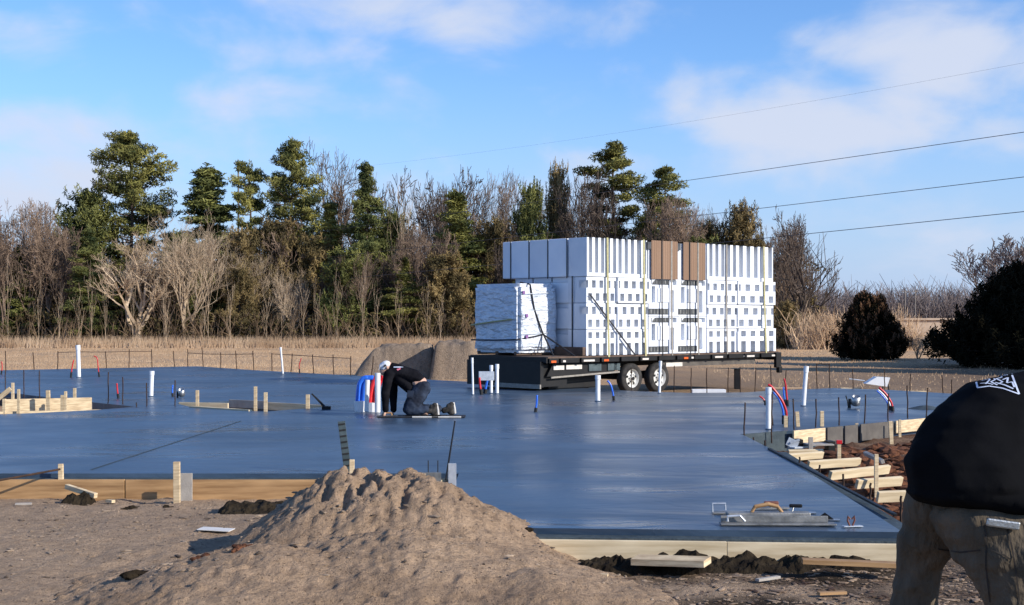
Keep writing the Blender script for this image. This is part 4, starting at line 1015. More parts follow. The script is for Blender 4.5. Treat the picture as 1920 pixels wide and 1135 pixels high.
# straps
def strap(pts, m, label, wd=.05, group='load straps'):
    base = pts[0]; mb = MB(); P_ = [Vector(p) - base for p in pts]
    side = Vector((math.cos(TA), math.sin(TA), 0)) * wd / 2
    nrm = Vector((math.sin(TA), -math.cos(TA), 0)) * .004
    for a, b in zip(P_, P_[1:]):
        sd_ = side
        if abs((b - a).normalized().dot(side.normalized())) > .9: sd_ = Vector((0, 0, wd / 2))
        mb.add([a - sd_ + nrm, a + sd_ + nrm, b + sd_ + nrm, b - sd_ + nrm, a - sd_ - nrm, a + sd_ - nrm, b + sd_ - nrm, b - sd_ - nrm],
               [(0, 1, 2, 3), (7, 6, 5, 4), (0, 4, 5, 1), (3, 2, 6, 7), (1, 5, 6, 2), (0, 3, 7, 4)])
    return tag(mb.build('ratchet_strap', m, loc=base), label, 'strap', group)
TOPZ = DK + 3 * T1 + HT + .012
def over(u, m, label, wd=.05, sag=0):
    strap([TW(u + sag, -.075, DK - .08), TW(u + sag * .5, -.05, DK + 1.2), TW(u, -.05, TOPZ), TW(u, 1.3, TOPZ + .01), TW(u, 2.6, TOPZ)], m, label, wd)
over(.66, M['yellow'], 'yellow strap hanging over the column nearest the nose', .06, .03)
over(1.95, M['yellow'], 'yellow strap over the second column', .06, .05)
over(2.62, M['strap_black'], 'thin dark strap left over the left cardboard', .035)
over(2.98, M['strap_grey'], 'grey strap right over the left cardboard', .05)
over(3.68, M['strap_black'], 'thin dark strap left over the right cardboard', .035)
over(4.0, M['strap_grey'], 'grey strap right over the right cardboard', .05)
over(5.15, M['strap_grey'], 'grey strap over the column right of the cardboard', .05)
over(6.72, M['yellow'], 'dull yellow strap near the trailer tail', .06, .08)
strap([TW(.08, -.04, DK + 1.45), TW(1.62, -.07, DK - .02)], M['strap_black'], 'black strap running diagonally down the lit side', .06)
for i, wv in enumerate((.64, 1.31, 1.99, 2.67)):
    a = TW(-.035, wv, DK + 3 * T1 - .02)
    tag(MB().box((0, 0, HT / 2), (.012, .022, HT + .03)).build('dark_strip', M['strap_black'], loc=a, rz=TA), 'dark strip for the shaded gap at the %s seam from the lit corner on the shaded end' % ORD[i], 'cord')  # dark strips stand in for the shade in the gaps between blocks
tag(MB().box((0, 0, 0), (.012, .03, 1.9)).build('dark_strip', M['strap_black'], loc=TW(-.03, .46, DK + .95), rz=TA), 'dark vertical cord down the lower shaded blocks at the corner', 'cord')
tag(MB().tube([TW(-1.33, 2.68, DK + .72) - TW(-1.33, 1.02, DK + .5), TW(-1.33, 1.9, DK + .80) - TW(-1.33, 1.02, DK + .5), TW(-1.33, 1.2, DK + .86) - TW(-1.33, 1.02, DK + .5)], .022, 5).build('ratchet_strap', M['yellow'], loc=TW(-1.33, 1.02, DK + .5)), 'yellow-green strap across the shaded face of the wrapped pallet', 'strap', 'pallet straps')
b0 = TW(-1.33, 2.68, DK + .36)
pts = [b0, TW(-1.34, 1.8, DK + .36), TW(-1.34, 1.02, DK + .38), TW(-.8, .96, DK + .45), TW(-.52, .96, DK + .50)]
tag(MB().tube([p - b0 for p in pts], .018, 5).build('ratchet_strap', M['strap_black'], loc=b0), 'black strap wrapped round the bottom of the wrapped pallet', 'strap', 'pallet straps')
b0 = TW(-.95, 1.3, DK + 1.75); pts = [b0, TW(-.93, .98, DK + 1.70), TW(-.80, .97, DK + 1.1), TW(-.52, .96, DK + .50), TW(-.35, .1, DK + .02), TW(-.30, -.1, DK - .12)]
tag(MB().tube([p - b0 for p in pts], .022, 5).build('ratchet_strap', M['strap_black'], loc=b0), 'black strap curving down the lit side of the wrapped pallet', 'strap', 'pallet straps')
b0 = TW(-.52, .95, DK + .50); pts = [b0, TW(-.70, .4, DK - .02)]
tag(MB().tube([p - b0 for p in pts], .022, 5).build('ratchet_strap', M['strap_black'], loc=b0), 'short black strap dropping from the pallet to the deck edge', 'strap', 'pallet straps')

# ------------------------------------------------------------------ trees
def grow(mbs, rd, p, d, Ln, r, lvl, maxl, kids, up, jit, rmin, tip_extra=1):
    n = 4 if lvl < 2 else 3
    pts = [p.copy()]; rs = [r]; dirs = []
    for i in range(n):
        d = (d + Vector((rd.uniform(-1, 1), rd.uniform(-1, 1), rd.uniform(-.6, .8))) * jit + Vector((0, 0, up))).normalized()
        p = p + d * Ln / n; pts.append(p.copy()); dirs.append(d.copy())
        rs.append(max(rmin, r * (1 - .62 * (i + 1) / n)))
    mbs[0 if lvl < 2 else 1].tube(pts, rs, 6 if lvl == 0 else (4 if lvl == 1 else 3), cap=False)
    if lvl >= maxl: return
    k = kids[lvl]
    for j in range(k):
        t_ = (.30 + .70 * (j + rd.random() * .8) / k) if lvl else (.22 + .78 * (j + rd.random() * .6) / k)
        i = min(n - 1, int(t_ * n)); f = t_ * n - i
        q = pts[i].lerp(pts[i + 1], min(1, f)); a = rd.random() * 6.283
        b0 = dirs[i].orthogonal().normalized(); b0 = Matrix.Rotation(a, 3, dirs[i]) @ b0
        sp_ = rd.uniform(.5, 1.0) if lvl else rd.uniform(.45, .85)
        nd = (dirs[i] * (1 - .25 * sp_) + b0 * sp_).normalized()
        l2 = Ln * rd.uniform(.45, .72) * (1.15 - .45 * t_) * (1.0 if lvl else tip_extra)
        grow(mbs, rd, q, nd, l2, rs[i] * rd.uniform(.48, .66), lvl + 1, maxl, kids, up, jit * 1.12, rmin, tip_extra)
def bare_tree(seed, m, H=10, r=.2, kids=(7, 5, 5, 4), up=.10, jit=.22, stems=1, rmin=.013, trunk_frac=.62, maxl=4, lean=.1, l1=1.15):
    rd = random.Random(seed); a, b = MB(), MB()
    for s in range(stems):
        d = Vector((rd.uniform(-lean, lean), rd.uniform(-lean, lean), 1)).normalized()
        if stems > 1:
            an = s / stems * 6.28 + rd.random(); d = Vector((math.cos(an) * .3, math.sin(an) * .3, 1)).normalized()
        grow((a, b), rd, Vector((rd.uniform(-.1, .1) * (stems > 1), 0, -.1)), d, H * trunk_frac, r, 0, maxl, kids, up, jit, rmin, l1)
    root = thing('bare_tree', None, None)
    a.build('trunk', m, root); b.build('crown', m, root)
    hh = max(v[2] for v in a.v + b.v); ww = max(v[0] for v in b.v) - min(v[0] for v in b.v)
    return root, hh, ww
def needles(mb, rd, c, rx, rz, n, ln, wd, upb=.4):
    for _ in range(n):
        while True:
            v = Vector((rd.uniform(-1, 1), rd.uniform(-1, 1), rd.uniform(-1, 1)))
            if v.length <= 1: break
        q = c + Vector((v.x * rx, v.y * rx, v.z * rz))
        a = Vector((rd.gauss(0, 1), rd.gauss(0, 1), rd.gauss(0, .5) + upb)).normalized() * ln * rd.uniform(.6, 1.3)
        b = a.cross(Vector((rd.gauss(0, 1), rd.gauss(0, 1), rd.gauss(0, 1)))).normalized() * wd
        mb.add([q - a * .5 - b * .6, q - a * .5 + b * .6, q + a * .5 + b, q + a * .5 - b], [(0, 1, 2, 3)])
def pine_tree(seed, m, H=12, base=.38, width=2.6, shape='umbrella', nb=46, gap=.18, bark='bark_dark', pad=.62):
    rd = random.Random(seed); tk, cr = MB(), MB()
    pts = []; x = y = 0
    for i in range(9):
        pts.append(Vector((x, y, H * .98 * i / 8 - .1))); x += rd.uniform(-.12, .12); y += rd.uniform(-.12, .12)
    tk.tube(pts, [.17 * (1 - .85 * i / 8) + .02 for i in range(9)], 7)
    for k in range(nb):
        t_ = base + (1 - base) * (k + rd.random()) / nb
        if rd.random() < gap and t_ < .93: continue
        i = min(7, int(t_ * 8)); p = pts[i].lerp(pts[i + 1], t_ * 8 - i)
        u = (t_ - base) / (1 - base)
        if shape == 'cone': R_ = width * (1 - u) ** .85 + .15
        elif shape == 'umbrella': R_ = width * (.35 + .9 * math.sin(min(1, u * 1.05) * math.pi * .86 + .25)) * (1 if u < .85 else .8)
        else: R_ = width * (.5 + .5 * math.sin(u * 3.0))
        R_ *= rd.uniform(.55, 1.15); a = rd.random() * 6.283
        e = rd.uniform(-.12, .32) if shape != 'cone' else rd.uniform(-.35, .05)
        dv = Vector((math.cos(a), math.sin(a), e))
        q1 = p + dv * R_ * .5; q2 = p + dv * R_ + Vector((0, 0, R_ * .12))
        tk.tube([p, q1, q2], [.045, .03, .012], 3, cap=False)
        nn = 3 if R_ > .9 else 2
        for s in range(nn):
            f = .45 + .6 * s / nn if R_ > .7 else .3 + .6 * s / nn
            c = p.lerp(q2, f) + Vector((rd.uniform(-.2, .2), rd.uniform(-.2, .2), rd.uniform(0, .15)))
            rr = pad * rd.uniform(.6, 1.2) * (.7 + .5 * min(1, R_ / 2))
            needles(cr, rd, c, rr, rr * .40, int(98 * rr / .6), .24, .030, .5)
    needles(cr, rd, pts[-1], .3, .5, 80, .26, .03, .8)
    root = thing('pine_tree', None, None); tk.build('trunk', M[bark], root); cr.build('crown', m, root)
    ww = max(v[0] for v in cr.v) - min(v[0] for v in cr.v); hh = max(v[2] for v in cr.v)
    return root, hh, ww
def cedar_tree(seed, m, H=8, width=2.2, n=150, m2=None, spike=.5, dens=70):
    rd = random.Random(seed); tk, cr, tp = MB(), MB(), MB()
    tk.tube([(0, 0, -.1), (.05, 0, H * .5), (0, .05, H * .95)], [.16, .09, .02], 6)
    for k in range(n):
        u = (k + rd.random()) / n; z = H * (.04 + .93 * u)
        R_ = width * (1 - u) ** (1.0 if m2 else .85 if H < 6 else .62) * rd.uniform(.4, 1.12) * (1 if u > .1 else .8); a = rd.random() * 6.283
        c = Vector((math.cos(a) * R_ * .72, math.sin(a) * R_ * .72, z)); out_ = Vector((math.cos(a), math.sin(a), rd.uniform(.5, 1.6))).normalized()
        tk.tube([Vector((0, 0, z * .85)), c], [.03, .012], 3, cap=False)
        for s in range(3):
            needles(cr, rd, c + out_ * spike * s * .7, (.28 if m2 else .42) - .08 * s, .34 if m2 else .40, int(dens * .5), .24, .030, .9)
        if m2:
            tk.tube([c, c + out_ * .75], [.014, .006], 3, cap=False); needles(tp if rd.random() < .6 else cr, rd, c + out_ * .72, .05, .22, 12, .22, .02, 2.0)
        needles(tp if m2 and rd.random() < .5 else cr, rd, c + out_ * (spike * 2.3), .09, .36, dens // 4, .28, .022, 1.8)
    needles(cr, rd, Vector((0, 0, H)), .15, .5, 40, .3, .04, 2)
    root = thing('cedar_tree', None, None); tk.build('trunk', M['bark_dark'], root); cr.build('crown', m, root)
    if m2: tp.build('dead_tips', m2, root)
    return root, max(v[2] for v in cr.v), width * 2
PROTO = {}
def proto(key):
    if key in PROTO: return PROTO[key]
    if key == 'tanvase': r = bare_tree(11, M['bark_tan'], r=.26, kids=(8, 6, 6, 5), up=.13, trunk_frac=.34, rmin=.007, l1=2.3, jit=.26)
    elif key == 'tanvase2': r = bare_tree(23, M['bark_tan'], r=.16, kids=(6, 6, 5, 5), up=.14, trunk_frac=.45, rmin=.007, stems=3, l1=1.6, jit=.28)
    elif key == 'grey1': r = bare_tree(31, M['bark_grey'], r=.2, kids=(8, 5, 4, 4), up=.10, jit=.28, rmin=.017)
    elif key == 'grey2': r = bare_tree(37, M['bark_grey'], r=.16, kids=(9, 6, 5, 3), up=.2, stems=2)
    elif key == 'grey3': r = bare_tree(43, M['bark_grey'], r=.14, kids=(9, 6, 5, 4), up=.05, jit=.3, stems=3, trunk_frac=.5)
    elif key == 'dark1': r = bare_tree(53, M['bark_dark'], r=.24, kids=(7, 4, 4, 3), up=.10, stems=2, rmin=.022, jit=.3)
    elif key == 'dark2': r = bare_tree(59, M['bark_dark'], r=.2, kids=(7, 4, 4, 3), up=.12, stems=3, jit=.28, rmin=.022)
    elif key == 'sapling': r = bare_tree(71, M['bark_tan'], r=.075, kids=(6, 3), up=.3, maxl=2, trunk_frac=.95, jit=.10, rmin=.02)
    elif key == 'slim': r = bare_tree(61, M['bark_tan'], r=.10, kids=(9, 4, 4), up=.3, maxl=3, trunk_frac=.85, jit=.12)
    elif key == 'far': r = bare_tree(67, M['bark_far'], r=.2, kids=(8, 6, 5, 4), up=.15, rmin=.03)
    elif key == 'pineA': r = pine_tree(4, M['pine'], base=.34, width=2.7, nb=82, gap=.14)
    elif key == 'pineB': r = pine_tree(6, M['pine'], base=.30, width=2.3, nb=78, gap=.16)
    elif key == 'pineC': r = pine_tree(8, M['pine'], base=.30, width=2.3, shape='cone', nb=80, gap=.1)
    elif key == 'pineD': r = pine_tree(9, M['spruce'], base=.15, width=2.8, shape='cone', nb=110, gap=.08)
    elif key == 'pineE': r = pine_tree(14, M['pine'], base=.50, width=1.9, shape='round', nb=50, gap=.15, pad=.55)
    elif key == 'spruce': r = pine_tree(10, M['spruce'], base=.12, width=2.9, shape='cone', nb=110, gap=.05)
    elif key == 'bronze': r = cedar_tree(12, M['rustfol'], H=9, width=2.3, n=150)
    elif key == 'cedarG': r = cedar_tree(13, M['spruce'], H=9, width=2.0, n=150)
    elif key == 'cedarK': r = cedar_tree(17, M['cedar'], H=3.5, width=2.2, n=300, m2=M['cedar_tip'], spike=.26, dens=48)
    elif key == 'cedarBig': r = cedar_tree(19, M['cedar'], H=5.2, width=4.4, n=420, spike=.36, dens=80)
    PROTO[key] = [r[0], r[1], r[2], False]
    return PROTO[key]
def tree(key, px, ytop, wpx, Y, label, cat='tree', group='trees along the far edge of the field', rz=None, ybase=None):
    pr = proto(key); root, h0, w0, used = pr
    zb = gz((px - 960) * Y / F, Y) - .05
    H = HC - (ytop - HY) * Y / F - zb; W_ = wpx * Y / F * (1.3 if key[:3] in ('pin', 'spr', 'ced', 'bro') else 1.0)
    sxy = W_ / w0; sz = H / h0; sxy = max(sz * .5, min(sz * 1.6, sxy))
    loc = ((px - 960) * Y / F, Y, zb); rz = random.uniform(0, 6.28) if rz is None else rz
    if used: r = dup(root, loc, rz)
    else:
        r = root; pr[3] = True; r.location = loc; r.rotation_euler.z = rz
    r.scale = (sxy, sxy, sz); tag(r, label, cat, group)
    return r
T = tree
T('grey3', 45, 365, 150, 102, 'wide bare brownish tree at the left border of the wood')
T('grey1', 5, 420, 110, 100, 'bare tree cut off by the left border')
T('cedarG', 160, 338, 120, 108, 'green evergreen left of the tallest pine')
T('pineA', 250, 243, 150, 110, 'tallest pine of the left group, airy olive crown')
T('tanvase', 257, 400, 190, 100, 'bare pale tree with a low fork and white trunk, in front of the tallest pine')
T('tanvase2', 350, 385, 180, 101, 'bare pale many-stemmed tree right of the low-forked one')
T('pineD', 385, 303, 215, 109, 'broad dark pine second from the left')
T('pineE', 470, 298, 60, 108, 'thin pine beside the grey pole')
T('pineB', 541, 255, 110, 109, 'tall two-topped pine right of the grey pole')
T('bronze', 520, 400, 130, 107, 'bronze evergreen under the two-topped pine')
T('grey1', 640, 255, 140, 112, 'tall bare tree between the two-topped pine and the spruce')
T('spruce', 692, 300, 110, 106, 'narrow pointed spruce near the middle of the wood')
T('pineC', 625, 372, 90, 107, 'small olive pine just left of the pointed spruce')
T('dark1', 785, 302, 110, 114, 'bare forked tree right of the pointed spruce')
T('slim', 762, 345, 50, 106, 'slender reddish bare tree right of the spruce')
T('pineC', 857, 352, 120, 106, 'olive pine in the gap left of the trailer load')
T('cedarG', 740, 385, 90, 108, 'dark evergreen at the shoulder of the spruce')
T('grey2', 900, 310, 150, 116, 'bare tree with curling limbs above the trailer nose')
T('grey1', 960, 315, 120, 117, 'bare tree behind the dark cedar over the stack')
T('cedarG', 992, 330, 75, 108, 'narrow dark cedar above the left end of the stack')
T('bronze', 930, 400, 110, 107, 'bronze evergreen just above the wrapped pallet')
T('bronze', 1047, 294, 60, 110, 'slim ragged cedar above the stack corner')
T('dark2', 1105, 305, 150, 106, 'dark bare clump of crooked trunks above the foam stack')
T('dark1', 1150, 330, 120, 107, 'dark bare double-trunked tree below the middle pine')
T('pineE', 1157, 265, 95, 108, 'tall pine with a round tufted top above the stack')
T('pineB', 1250, 308, 110, 107, 'leaning olive pine above the brown cardboard')
T('cedarG', 1205, 395, 70, 108, 'dark evergreen between the two pines over the stack')
T('grey3', 1262, 362, 120, 103, 'dense grey bare bush-like tree above the cardboard')
T('bronze', 1390, 370, 100, 105, 'brown bushy cedar above the right end of the stack')
T('bronze', 1330, 405, 90, 106, 'lower brown cedar left of the bushy one above the stack')
T('dark1', 1505, 385, 200, 98, 'bare black-limbed tree right of the foam stack', rz=1.0)
T('grey1', 1462, 425, 80, 99, 'bare dark tree touching the right end of the stack')
T('grey2', 1330, 385, 110, 108, 'thin bare tree behind the brown cedars')
for k, (x_, y_) in enumerate([(708, 318), (820, 330), (870, 322), (1020, 335), (1075, 325), (600, 330), (1290, 400), (120, 400), (205, 350)]):
    T(['grey1', 'grey2', 'dark1'][k % 3], x_, y_, 110, 115, 'feathery bare tree rising behind the front row of the wood', group='feathery bare trees behind the front row')
T('far', 1850, 440, 150, 105, 'pale bare tree behind the big black cedar')
T('far', 1925, 425, 130, 108, 'pale bare tree at the right border')
T('bronze', 1478, 560, 60, 94, 'low olive shrub cedar at the foot of the black-limbed tree')
T('cedarK', 1630, 543, 138, 66, 'dark cone-shaped cedar with russet tips standing alone in the field', group='cedars near the site')
T('cedarBig', 1925, 484, 470, 56, 'huge black spreading cedar at the right border', group='cedars near the site')
T('tanvase2', 1722, 622, 80, 68, 'dead tan brush between the two dark cedars', cat='shrub', group=None)
# trees out of view to the right that throw the shade on the cedars and the dirt beside them
for k, (x, y, h) in enumerate([(31, 50, 10), (27, 45, 8.5), (36, 55, 11), (32, 60, 10), (40, 49, 11)]):
    pr = proto('cedarBig'); r = dup(pr[0], (x, y, -.3), k * 1.3, scale=(h / 5.2 * .75,) * 2 + (h / 5.2,), label='tall evergreen standing off to the right of the site')
    tag(r, None, 'tree', 'evergreens off to the right')
# second row and understorey: look-alikes, told apart by nothing
rd = random.Random(99)
for k in range(40):
    px = -40 + k * 38.5 + rd.uniform(-14, 14)
    if 1560 < px: continue
    T(rd.choice(['grey1', 'grey2', 'grey3', 'dark1', 'tanvase2', 'grey3', 'dark2']), px, rd.uniform(395, 500), rd.uniform(80, 130), rd.uniform(101, 111),
      'bare understorey tree in the tangled middle of the wood', group='bare understorey trees in the wood')
for k in range(36):
    px = -20 + k * 41 + rd.uniform(-20, 20)
    T(rd.choice(['bronze', 'cedarG', 'pineC', 'pineD']), px, rd.uniform(415, 520), rd.uniform(70, 115), rd.uniform(100.5, 112),
      'low evergreen in the shadowy middle of the wood', group='low evergreens in the wood')
for k in range(22):
    px = 15 + k * 39 + rd.uniform(-20, 20)
    T('sapling', px, rd.uniform(470, 560), 30, rd.uniform(96.5, 99), 'pale sapling at the front edge of the wood', group='saplings at the front edge of the wood')

# thicket (uncountable twigs and leaves) at the foot of the wood
def thicket(name, n, x0, x1, y0, y1, h0, h1, m, label, leaf=0, ml=None, rmin=.012, seed=1, hfun=None):
    rd = random.Random(seed); a = MB(); b = MB()
    for _ in range(n):
        x = rd.uniform(x0, x1); y = rd.uniform(y0, y1); h = rd.uniform(h0, h1) * (hfun(x) if hfun else 1); p = Vector((x, y, gz(x, y) - .05)); d = Vector((rd.uniform(-.35, .35), rd.uniform(-.2, .2), 1)).normalized()
        pts = [p]; 
        for i in range(3):
            d = (d + Vector((rd.uniform(-.4, .4), rd.uniform(-.3, .3), rd.uniform(-.1, .2)))).normalized(); pts.append(pts[-1] + d * h / 3)
        r = rd.uniform(1, 2.6) * rmin
        a.tube(pts, [r * 1.4, r * 1.1, r * .8, r * .5], 3, cap=False)
        for _2 in range(3):
            i = rd.randint(0, 2); q = pts[i].lerp(pts[i + 1], rd.random()); e = (d * .6 + Vector((rd.uniform(-1, 1), rd.uniform(-1, 1), rd.uniform(0, 1)))).normalized() * h * rd.uniform(.2, .45)
            a.tube([q, q + e * .5 + Vector((0, 0, .05)), q + e], [r * .8, r * .6, r * .4], 3, cap=False)
    o = a.build(name, m); tag(o, label, None, kind='stuff')
    if leaf:
        for _ in range(leaf):
            x = rd.uniform(x0, x1); y = rd.uniform(y0 + 2, y1); z = min(.8, abs(rd.gauss(0, .45))) * h1 * (hfun(x) if hfun else 1)
            if fbm(x, y * .5, z, 3, .5) < -.02: continue
            needles(b, rd, Vector((x, y, gz(x, y) + z)), .45, .35, 9, .30, .07, .2)
        b.build('leaves', ml, o)
    return o
thicket('undergrowth', 3000, -42, 22.5, 97.5, 108, .6, 2.8, M['thicket'], 'tangled brown undergrowth along the foot of the wood', leaf=6500, ml=M['thicketleaf'], seed=4, rmin=.013)
thicket('undergrowth', 2600, -60, 25, 109, 120, 3.0, 8.0, M['bark_dark'], 'dense dark twigs deeper in the wood', leaf=14000, ml=M['thicketleaf'], seed=14, rmin=.022)
thicket('tall_weeds', 1500, 18.5, 26.5, 90, 97, .6, 2.6, M['drygrass'], 'straw-coloured weeds and brush right of the trailer', seed=6, rmin=.012)
thicket('far_brush', 5200, 40, 112, 232, 262, 5.5, 9.5, M['bark_far'], 'distant grey wood on the right horizon', seed=8, rmin=.032, hfun=lambda x: .8 + .5 * fbm(x, 0, 3, 3, .12))
# dry grass
def grass(name, n, area, h0, h1, label, seed, m='drygrass', wd=.012):
    rd = random.Random(seed); mb = MB(); k = 0
    while k < n:
        x, y = area(rd); z = gz(x, y); h = rd.uniform(h0, h1); k += 1
        a = Vector((x, y, z - .03)); b = a + Vector((rd.uniform(-.35, .35) * h, rd.uniform(-.3, .3) * h, h)); s_ = Vector((wd * rd.uniform(.7, 1.6), 0, 0))
        mb.add([a - s_, a + s_, b], [(0, 1, 2)])
    return tag(mb.build(name, M[m]), label, None, kind='stuff')
grass('dry_grass', 24000, lambda rd: (rd.uniform(-42, 27), 96.5 + abs(rd.gauss(0, 2.2))), .25, 1.0, 'tall dry grass fringe along the foot of the wood', 3, wd=.022)
grass('dry_grass', 26000, lambda rd: ((lambda y: (rd.uniform(-.40, .02 if y < 60 else .28) * y, y))(rd.uniform(48, 97))), .03, .14, 'short straw stubble across the tan field', 5, wd=.02)
grass('dry_grass', 2500, lambda rd: (rd.uniform(7, 24), rd.uniform(33, 66)), .03, .14, 'sparse stubble on the shaded dirt at right', 6, wd=.015)
# far beige wall on the right
tag(MB().box((0, 0, 1.0), (9, 3, 2.0)).box((0, 0, 2.1), (9.6, 3.6, .25)).build('far_wall', M['brick'], loc=((1712 - 960) * 180 / F, 180, -.35)), 'low beige building wall glimpsed between the two dark cedars', 'building')
# far poles
for x, d in ((1697, 'left'), (1716, 'right')):
    o = MB().tube([(0, 0, 0), (0, 0, 7.0)], .10, 6).box((0, 0, 6.7), (1.0, .1, .12)).build('utility_pole', M['pole'], loc=((x - 960) * 230 / F, 230, -.4)); tag(o, 'tiny distant utility pole over the far wood, %s of the pair' % d, 'utility pole')
YP = 116.0
root = thing('utility_pole', 'tall thin grey pole rising out of the wood beside the two-topped pine', 'utility pole', loc=Q(447, 661, YP))
hp = (661 - 305) * YP / F
MB().tube([(0, 0, 0), (0, 0, hp)], [.11, .07], 8).build('pole', M['pole'], root)
for z in [(y_ - 305) * YP / F for y_ in (335, 455, 500, 540)]: MB().box((.0, 0, hp - z), (.9, .08, .09)).build('crossarm', M['pole'], root)
def wire(p0, p1, p2, label, r=.011):
    a, b, c = Q(*p0), Q(*p1), Q(*p2); pts = []
    d01 = (b - a).length; d12 = (c - b).length; tb = d01 / (d01 + d12)
    ctrl = (b - a * (1 - tb) ** 2 - c * tb ** 2) / (2 * tb * (1 - tb))
    # continue past the frame on the right
    for k in range(-6, 33):
        t_ = k / 32; pts.append(a * (1 - t_) ** 2 + ctrl * 2 * t_ * (1 - t_) + c * t_ ** 2)
    rr = [r for p in pts]
    return tag(MB().tube([p - pts[0] for p in pts], rr, 5).build('power_line', M['wire'], loc=pts[0]), label, 'wire', 'overhead wires')
wire((1920, 118, 50), (1180, 246, 74), (447, 335, YP), 'highest and faintest overhead wire', .0032)
wire((1920, 248, 50), (1300, 337, 68), (447, 455, YP), 'second overhead wire from the top', .013)
wire((1920, 332, 50), (1450, 388, 62), (447, 500, YP), 'third overhead wire from the top', .013)
wire((1920, 397, 50), (1560, 434, 59), (447, 540, YP), 'lowest of the four overhead wires', .014)

# ------------------------------------------------------------------ people
def blob(name, chains, m, parent, voxel=.012, smooth=4, disp=0.0, dsc=6, seed=0):
    bm = bmesh.new()
    for ch in chains:
        for (p0, r0), (p1, r1) in (zip(ch, ch[1:]) if len(ch) > 1 else [(ch[0], ch[0])]):
            p0 = Vector(p0); p1 = Vector(p1)
            r0 = r0 if hasattr(r0, '__len__') else (r0,) * 3; r1 = r1 if hasattr(r1, '__len__') else (r1,) * 3
            n = max(1, int((p1 - p0).length / (min(min(r0), min(r1)) * .35)))
            for k in range(n + 1):
                t_ = k / n; c = p0.lerp(p1, t_); r = [r0[i] * (1 - t_) + r1[i] * t_ for i in range(3)]
                bmesh.ops.create_icosphere(bm, subdivisions=2, radius=1, matrix=Matrix.Translation(c) @ Matrix.Diagonal((r[0], r[1], r[2], 1)))
    me = bpy.data.meshes.new(name + '_tmp'); bm.to_mesh(me); bm.free()
    ob = bpy.data.objects.new(name + '_tmp', me); COL.objects.link(ob)
    md = ob.modifiers.new('r', 'REMESH'); md.mode = 'VOXEL'; md.voxel_size = voxel
    sm = ob.modifiers.new('s', 'SMOOTH'); sm.iterations = smooth; sm.factor = .6
    dg = bpy.context.evaluated_depsgraph_get(); dg.update()
    out_ = bpy.data.meshes.new_from_object(ob.evaluated_get(dg)); bpy.data.objects.remove(ob)
    out_.name = name; out_.materials.clear(); out_.materials.append(m)
    if disp:
        nrm = [v.normal.copy() for v in out_.vertices]
        for v, nn in zip(out_.vertices, nrm):
            f = 1 - 2 * abs(fbm(v.co.x + seed, v.co.z * 1.0, v.co.y * 1.0, 3, dsc)); f2 = fbm(v.co.z + seed, v.co.x * .6, v.co.y, 3, dsc * 1.7)
            v.co += nn * disp * (.6 * f + .8 * f2 - .3)
    out_.polygons.foreach_set('use_smooth', [True] * len(out_.polygons))
    o = bpy.data.objects.new(name, out_); COL.objects.link(o); o.parent = parent
    return o
def hand(chains, wrist, d, side, s=1.0, curl=.5):
    # palm, four bent fingers of unequal length and a thumb leaving the palm's side
    d = Vector(d).normalized(); side = Vector(side).normalized(); n_ = d.cross(side).normalized()
    w = Vector(wrist); pal = w + d * .085 * s
    chains.append([(w, .026 * s), (w + d * .05 * s + side * .012 * s, .024 * s), (pal, .024 * s)])
    chains.append([(w + d * .03 * s - side * .02 * s, .017 * s), (pal - side * .028 * s, .015 * s)])
    chains.append([(w + d * .03 * s + side * .02 * s, .017 * s), (pal + side * .028 * s, .015 * s)])
    for k, L_ in enumerate((.070, .080, .076, .060)):
        b = pal + side * (.030 - .020 * k) * s
        m1 = b + (d * math.cos(curl * .5) + n_ * math.sin(curl * .5)) * L_ * .45 * s
        m2 = m1 + (d * math.cos(curl * 1.3) + n_ * math.sin(curl * 1.3)) * L_ * .33 * s
        m3 = m2 + (d * math.cos(curl * 2.1) + n_ * math.sin(curl * 2.1)) * L_ * .25 * s
        chains.append([(b, .0095 * s), (m1, .0088 * s), (m2, .008 * s), (m3, .007 * s)])
    t0 = w + d * .03 * s + side * .024 * s; t1 = t0 + (side * .8 + d * .6).normalized() * .04 * s; t2 = t1 + (d + n_ * .5).normalized() * .032 * s
    chains.append([(t0, .013 * s), (t1, .011 * s), (t2, .009 * s)])

# the kneeling finisher (built in his own frame: x to the photo's right, y away, z up)
kp = P(760, 781)
K = thing('person', 'person in black hoodie and blue jeans kneeling on boards and smoothing the wet slab', 'person', loc=kp)
s_ = F / kp.y
def k3(px, py, y=0.0): return Vector(((px - 760) / s_, y, (781 - py) / s_))
LA = k3(724, 770, -.10); RA = k3(736, 772, .22)
sk = []
sk.append([(k3(745, 692, .05), .05), (k3(731, 687, .05), .055)])                       # neck
sk.append([(k3(726, 688, .05), (.095, .075, .10)), (k3(722, 691, .05), (.085, .07, .105)), (k3(718, 696, .05), (.06, .055, .075))])   # head
sk.append([(k3(713.5, 692, .05), .014), (k3(712.5, 695, .05), .016)])                  # nose
sk.append([(k3(716, 699, .05), (.022, .03, .012))]); sk.append([(k3(726, 689, -.03), (.018, .014, .03))]); sk.append([(k3(726, 689, .13), (.018, .014, .03))])
sk.append([(k3(789, 715, .05), (.10, .15, .075)), (k3(780, 718, .05), (.09, .15, .08))])                # bare waist strip
sk.append([(k3(745, 702, .05), (.09, .14, .08)), (k3(785, 716, .05), (.08, .13, .07))])
for wr, el, sh in ((LA, k3(722, 738, -.14), k3(729, 704, -.15)), (RA, k3(735, 742, .26), k3(735, 706, .24))):
    sk.append([(sh, .06), (el, .042), (wr, .028)])
hand(sk, LA, (-.35, .1, -1), (0, -1, 0), 1.0, .9); hand(sk, RA, (-.4, 0, -1), (0, 1, 0), 1.0, .9)
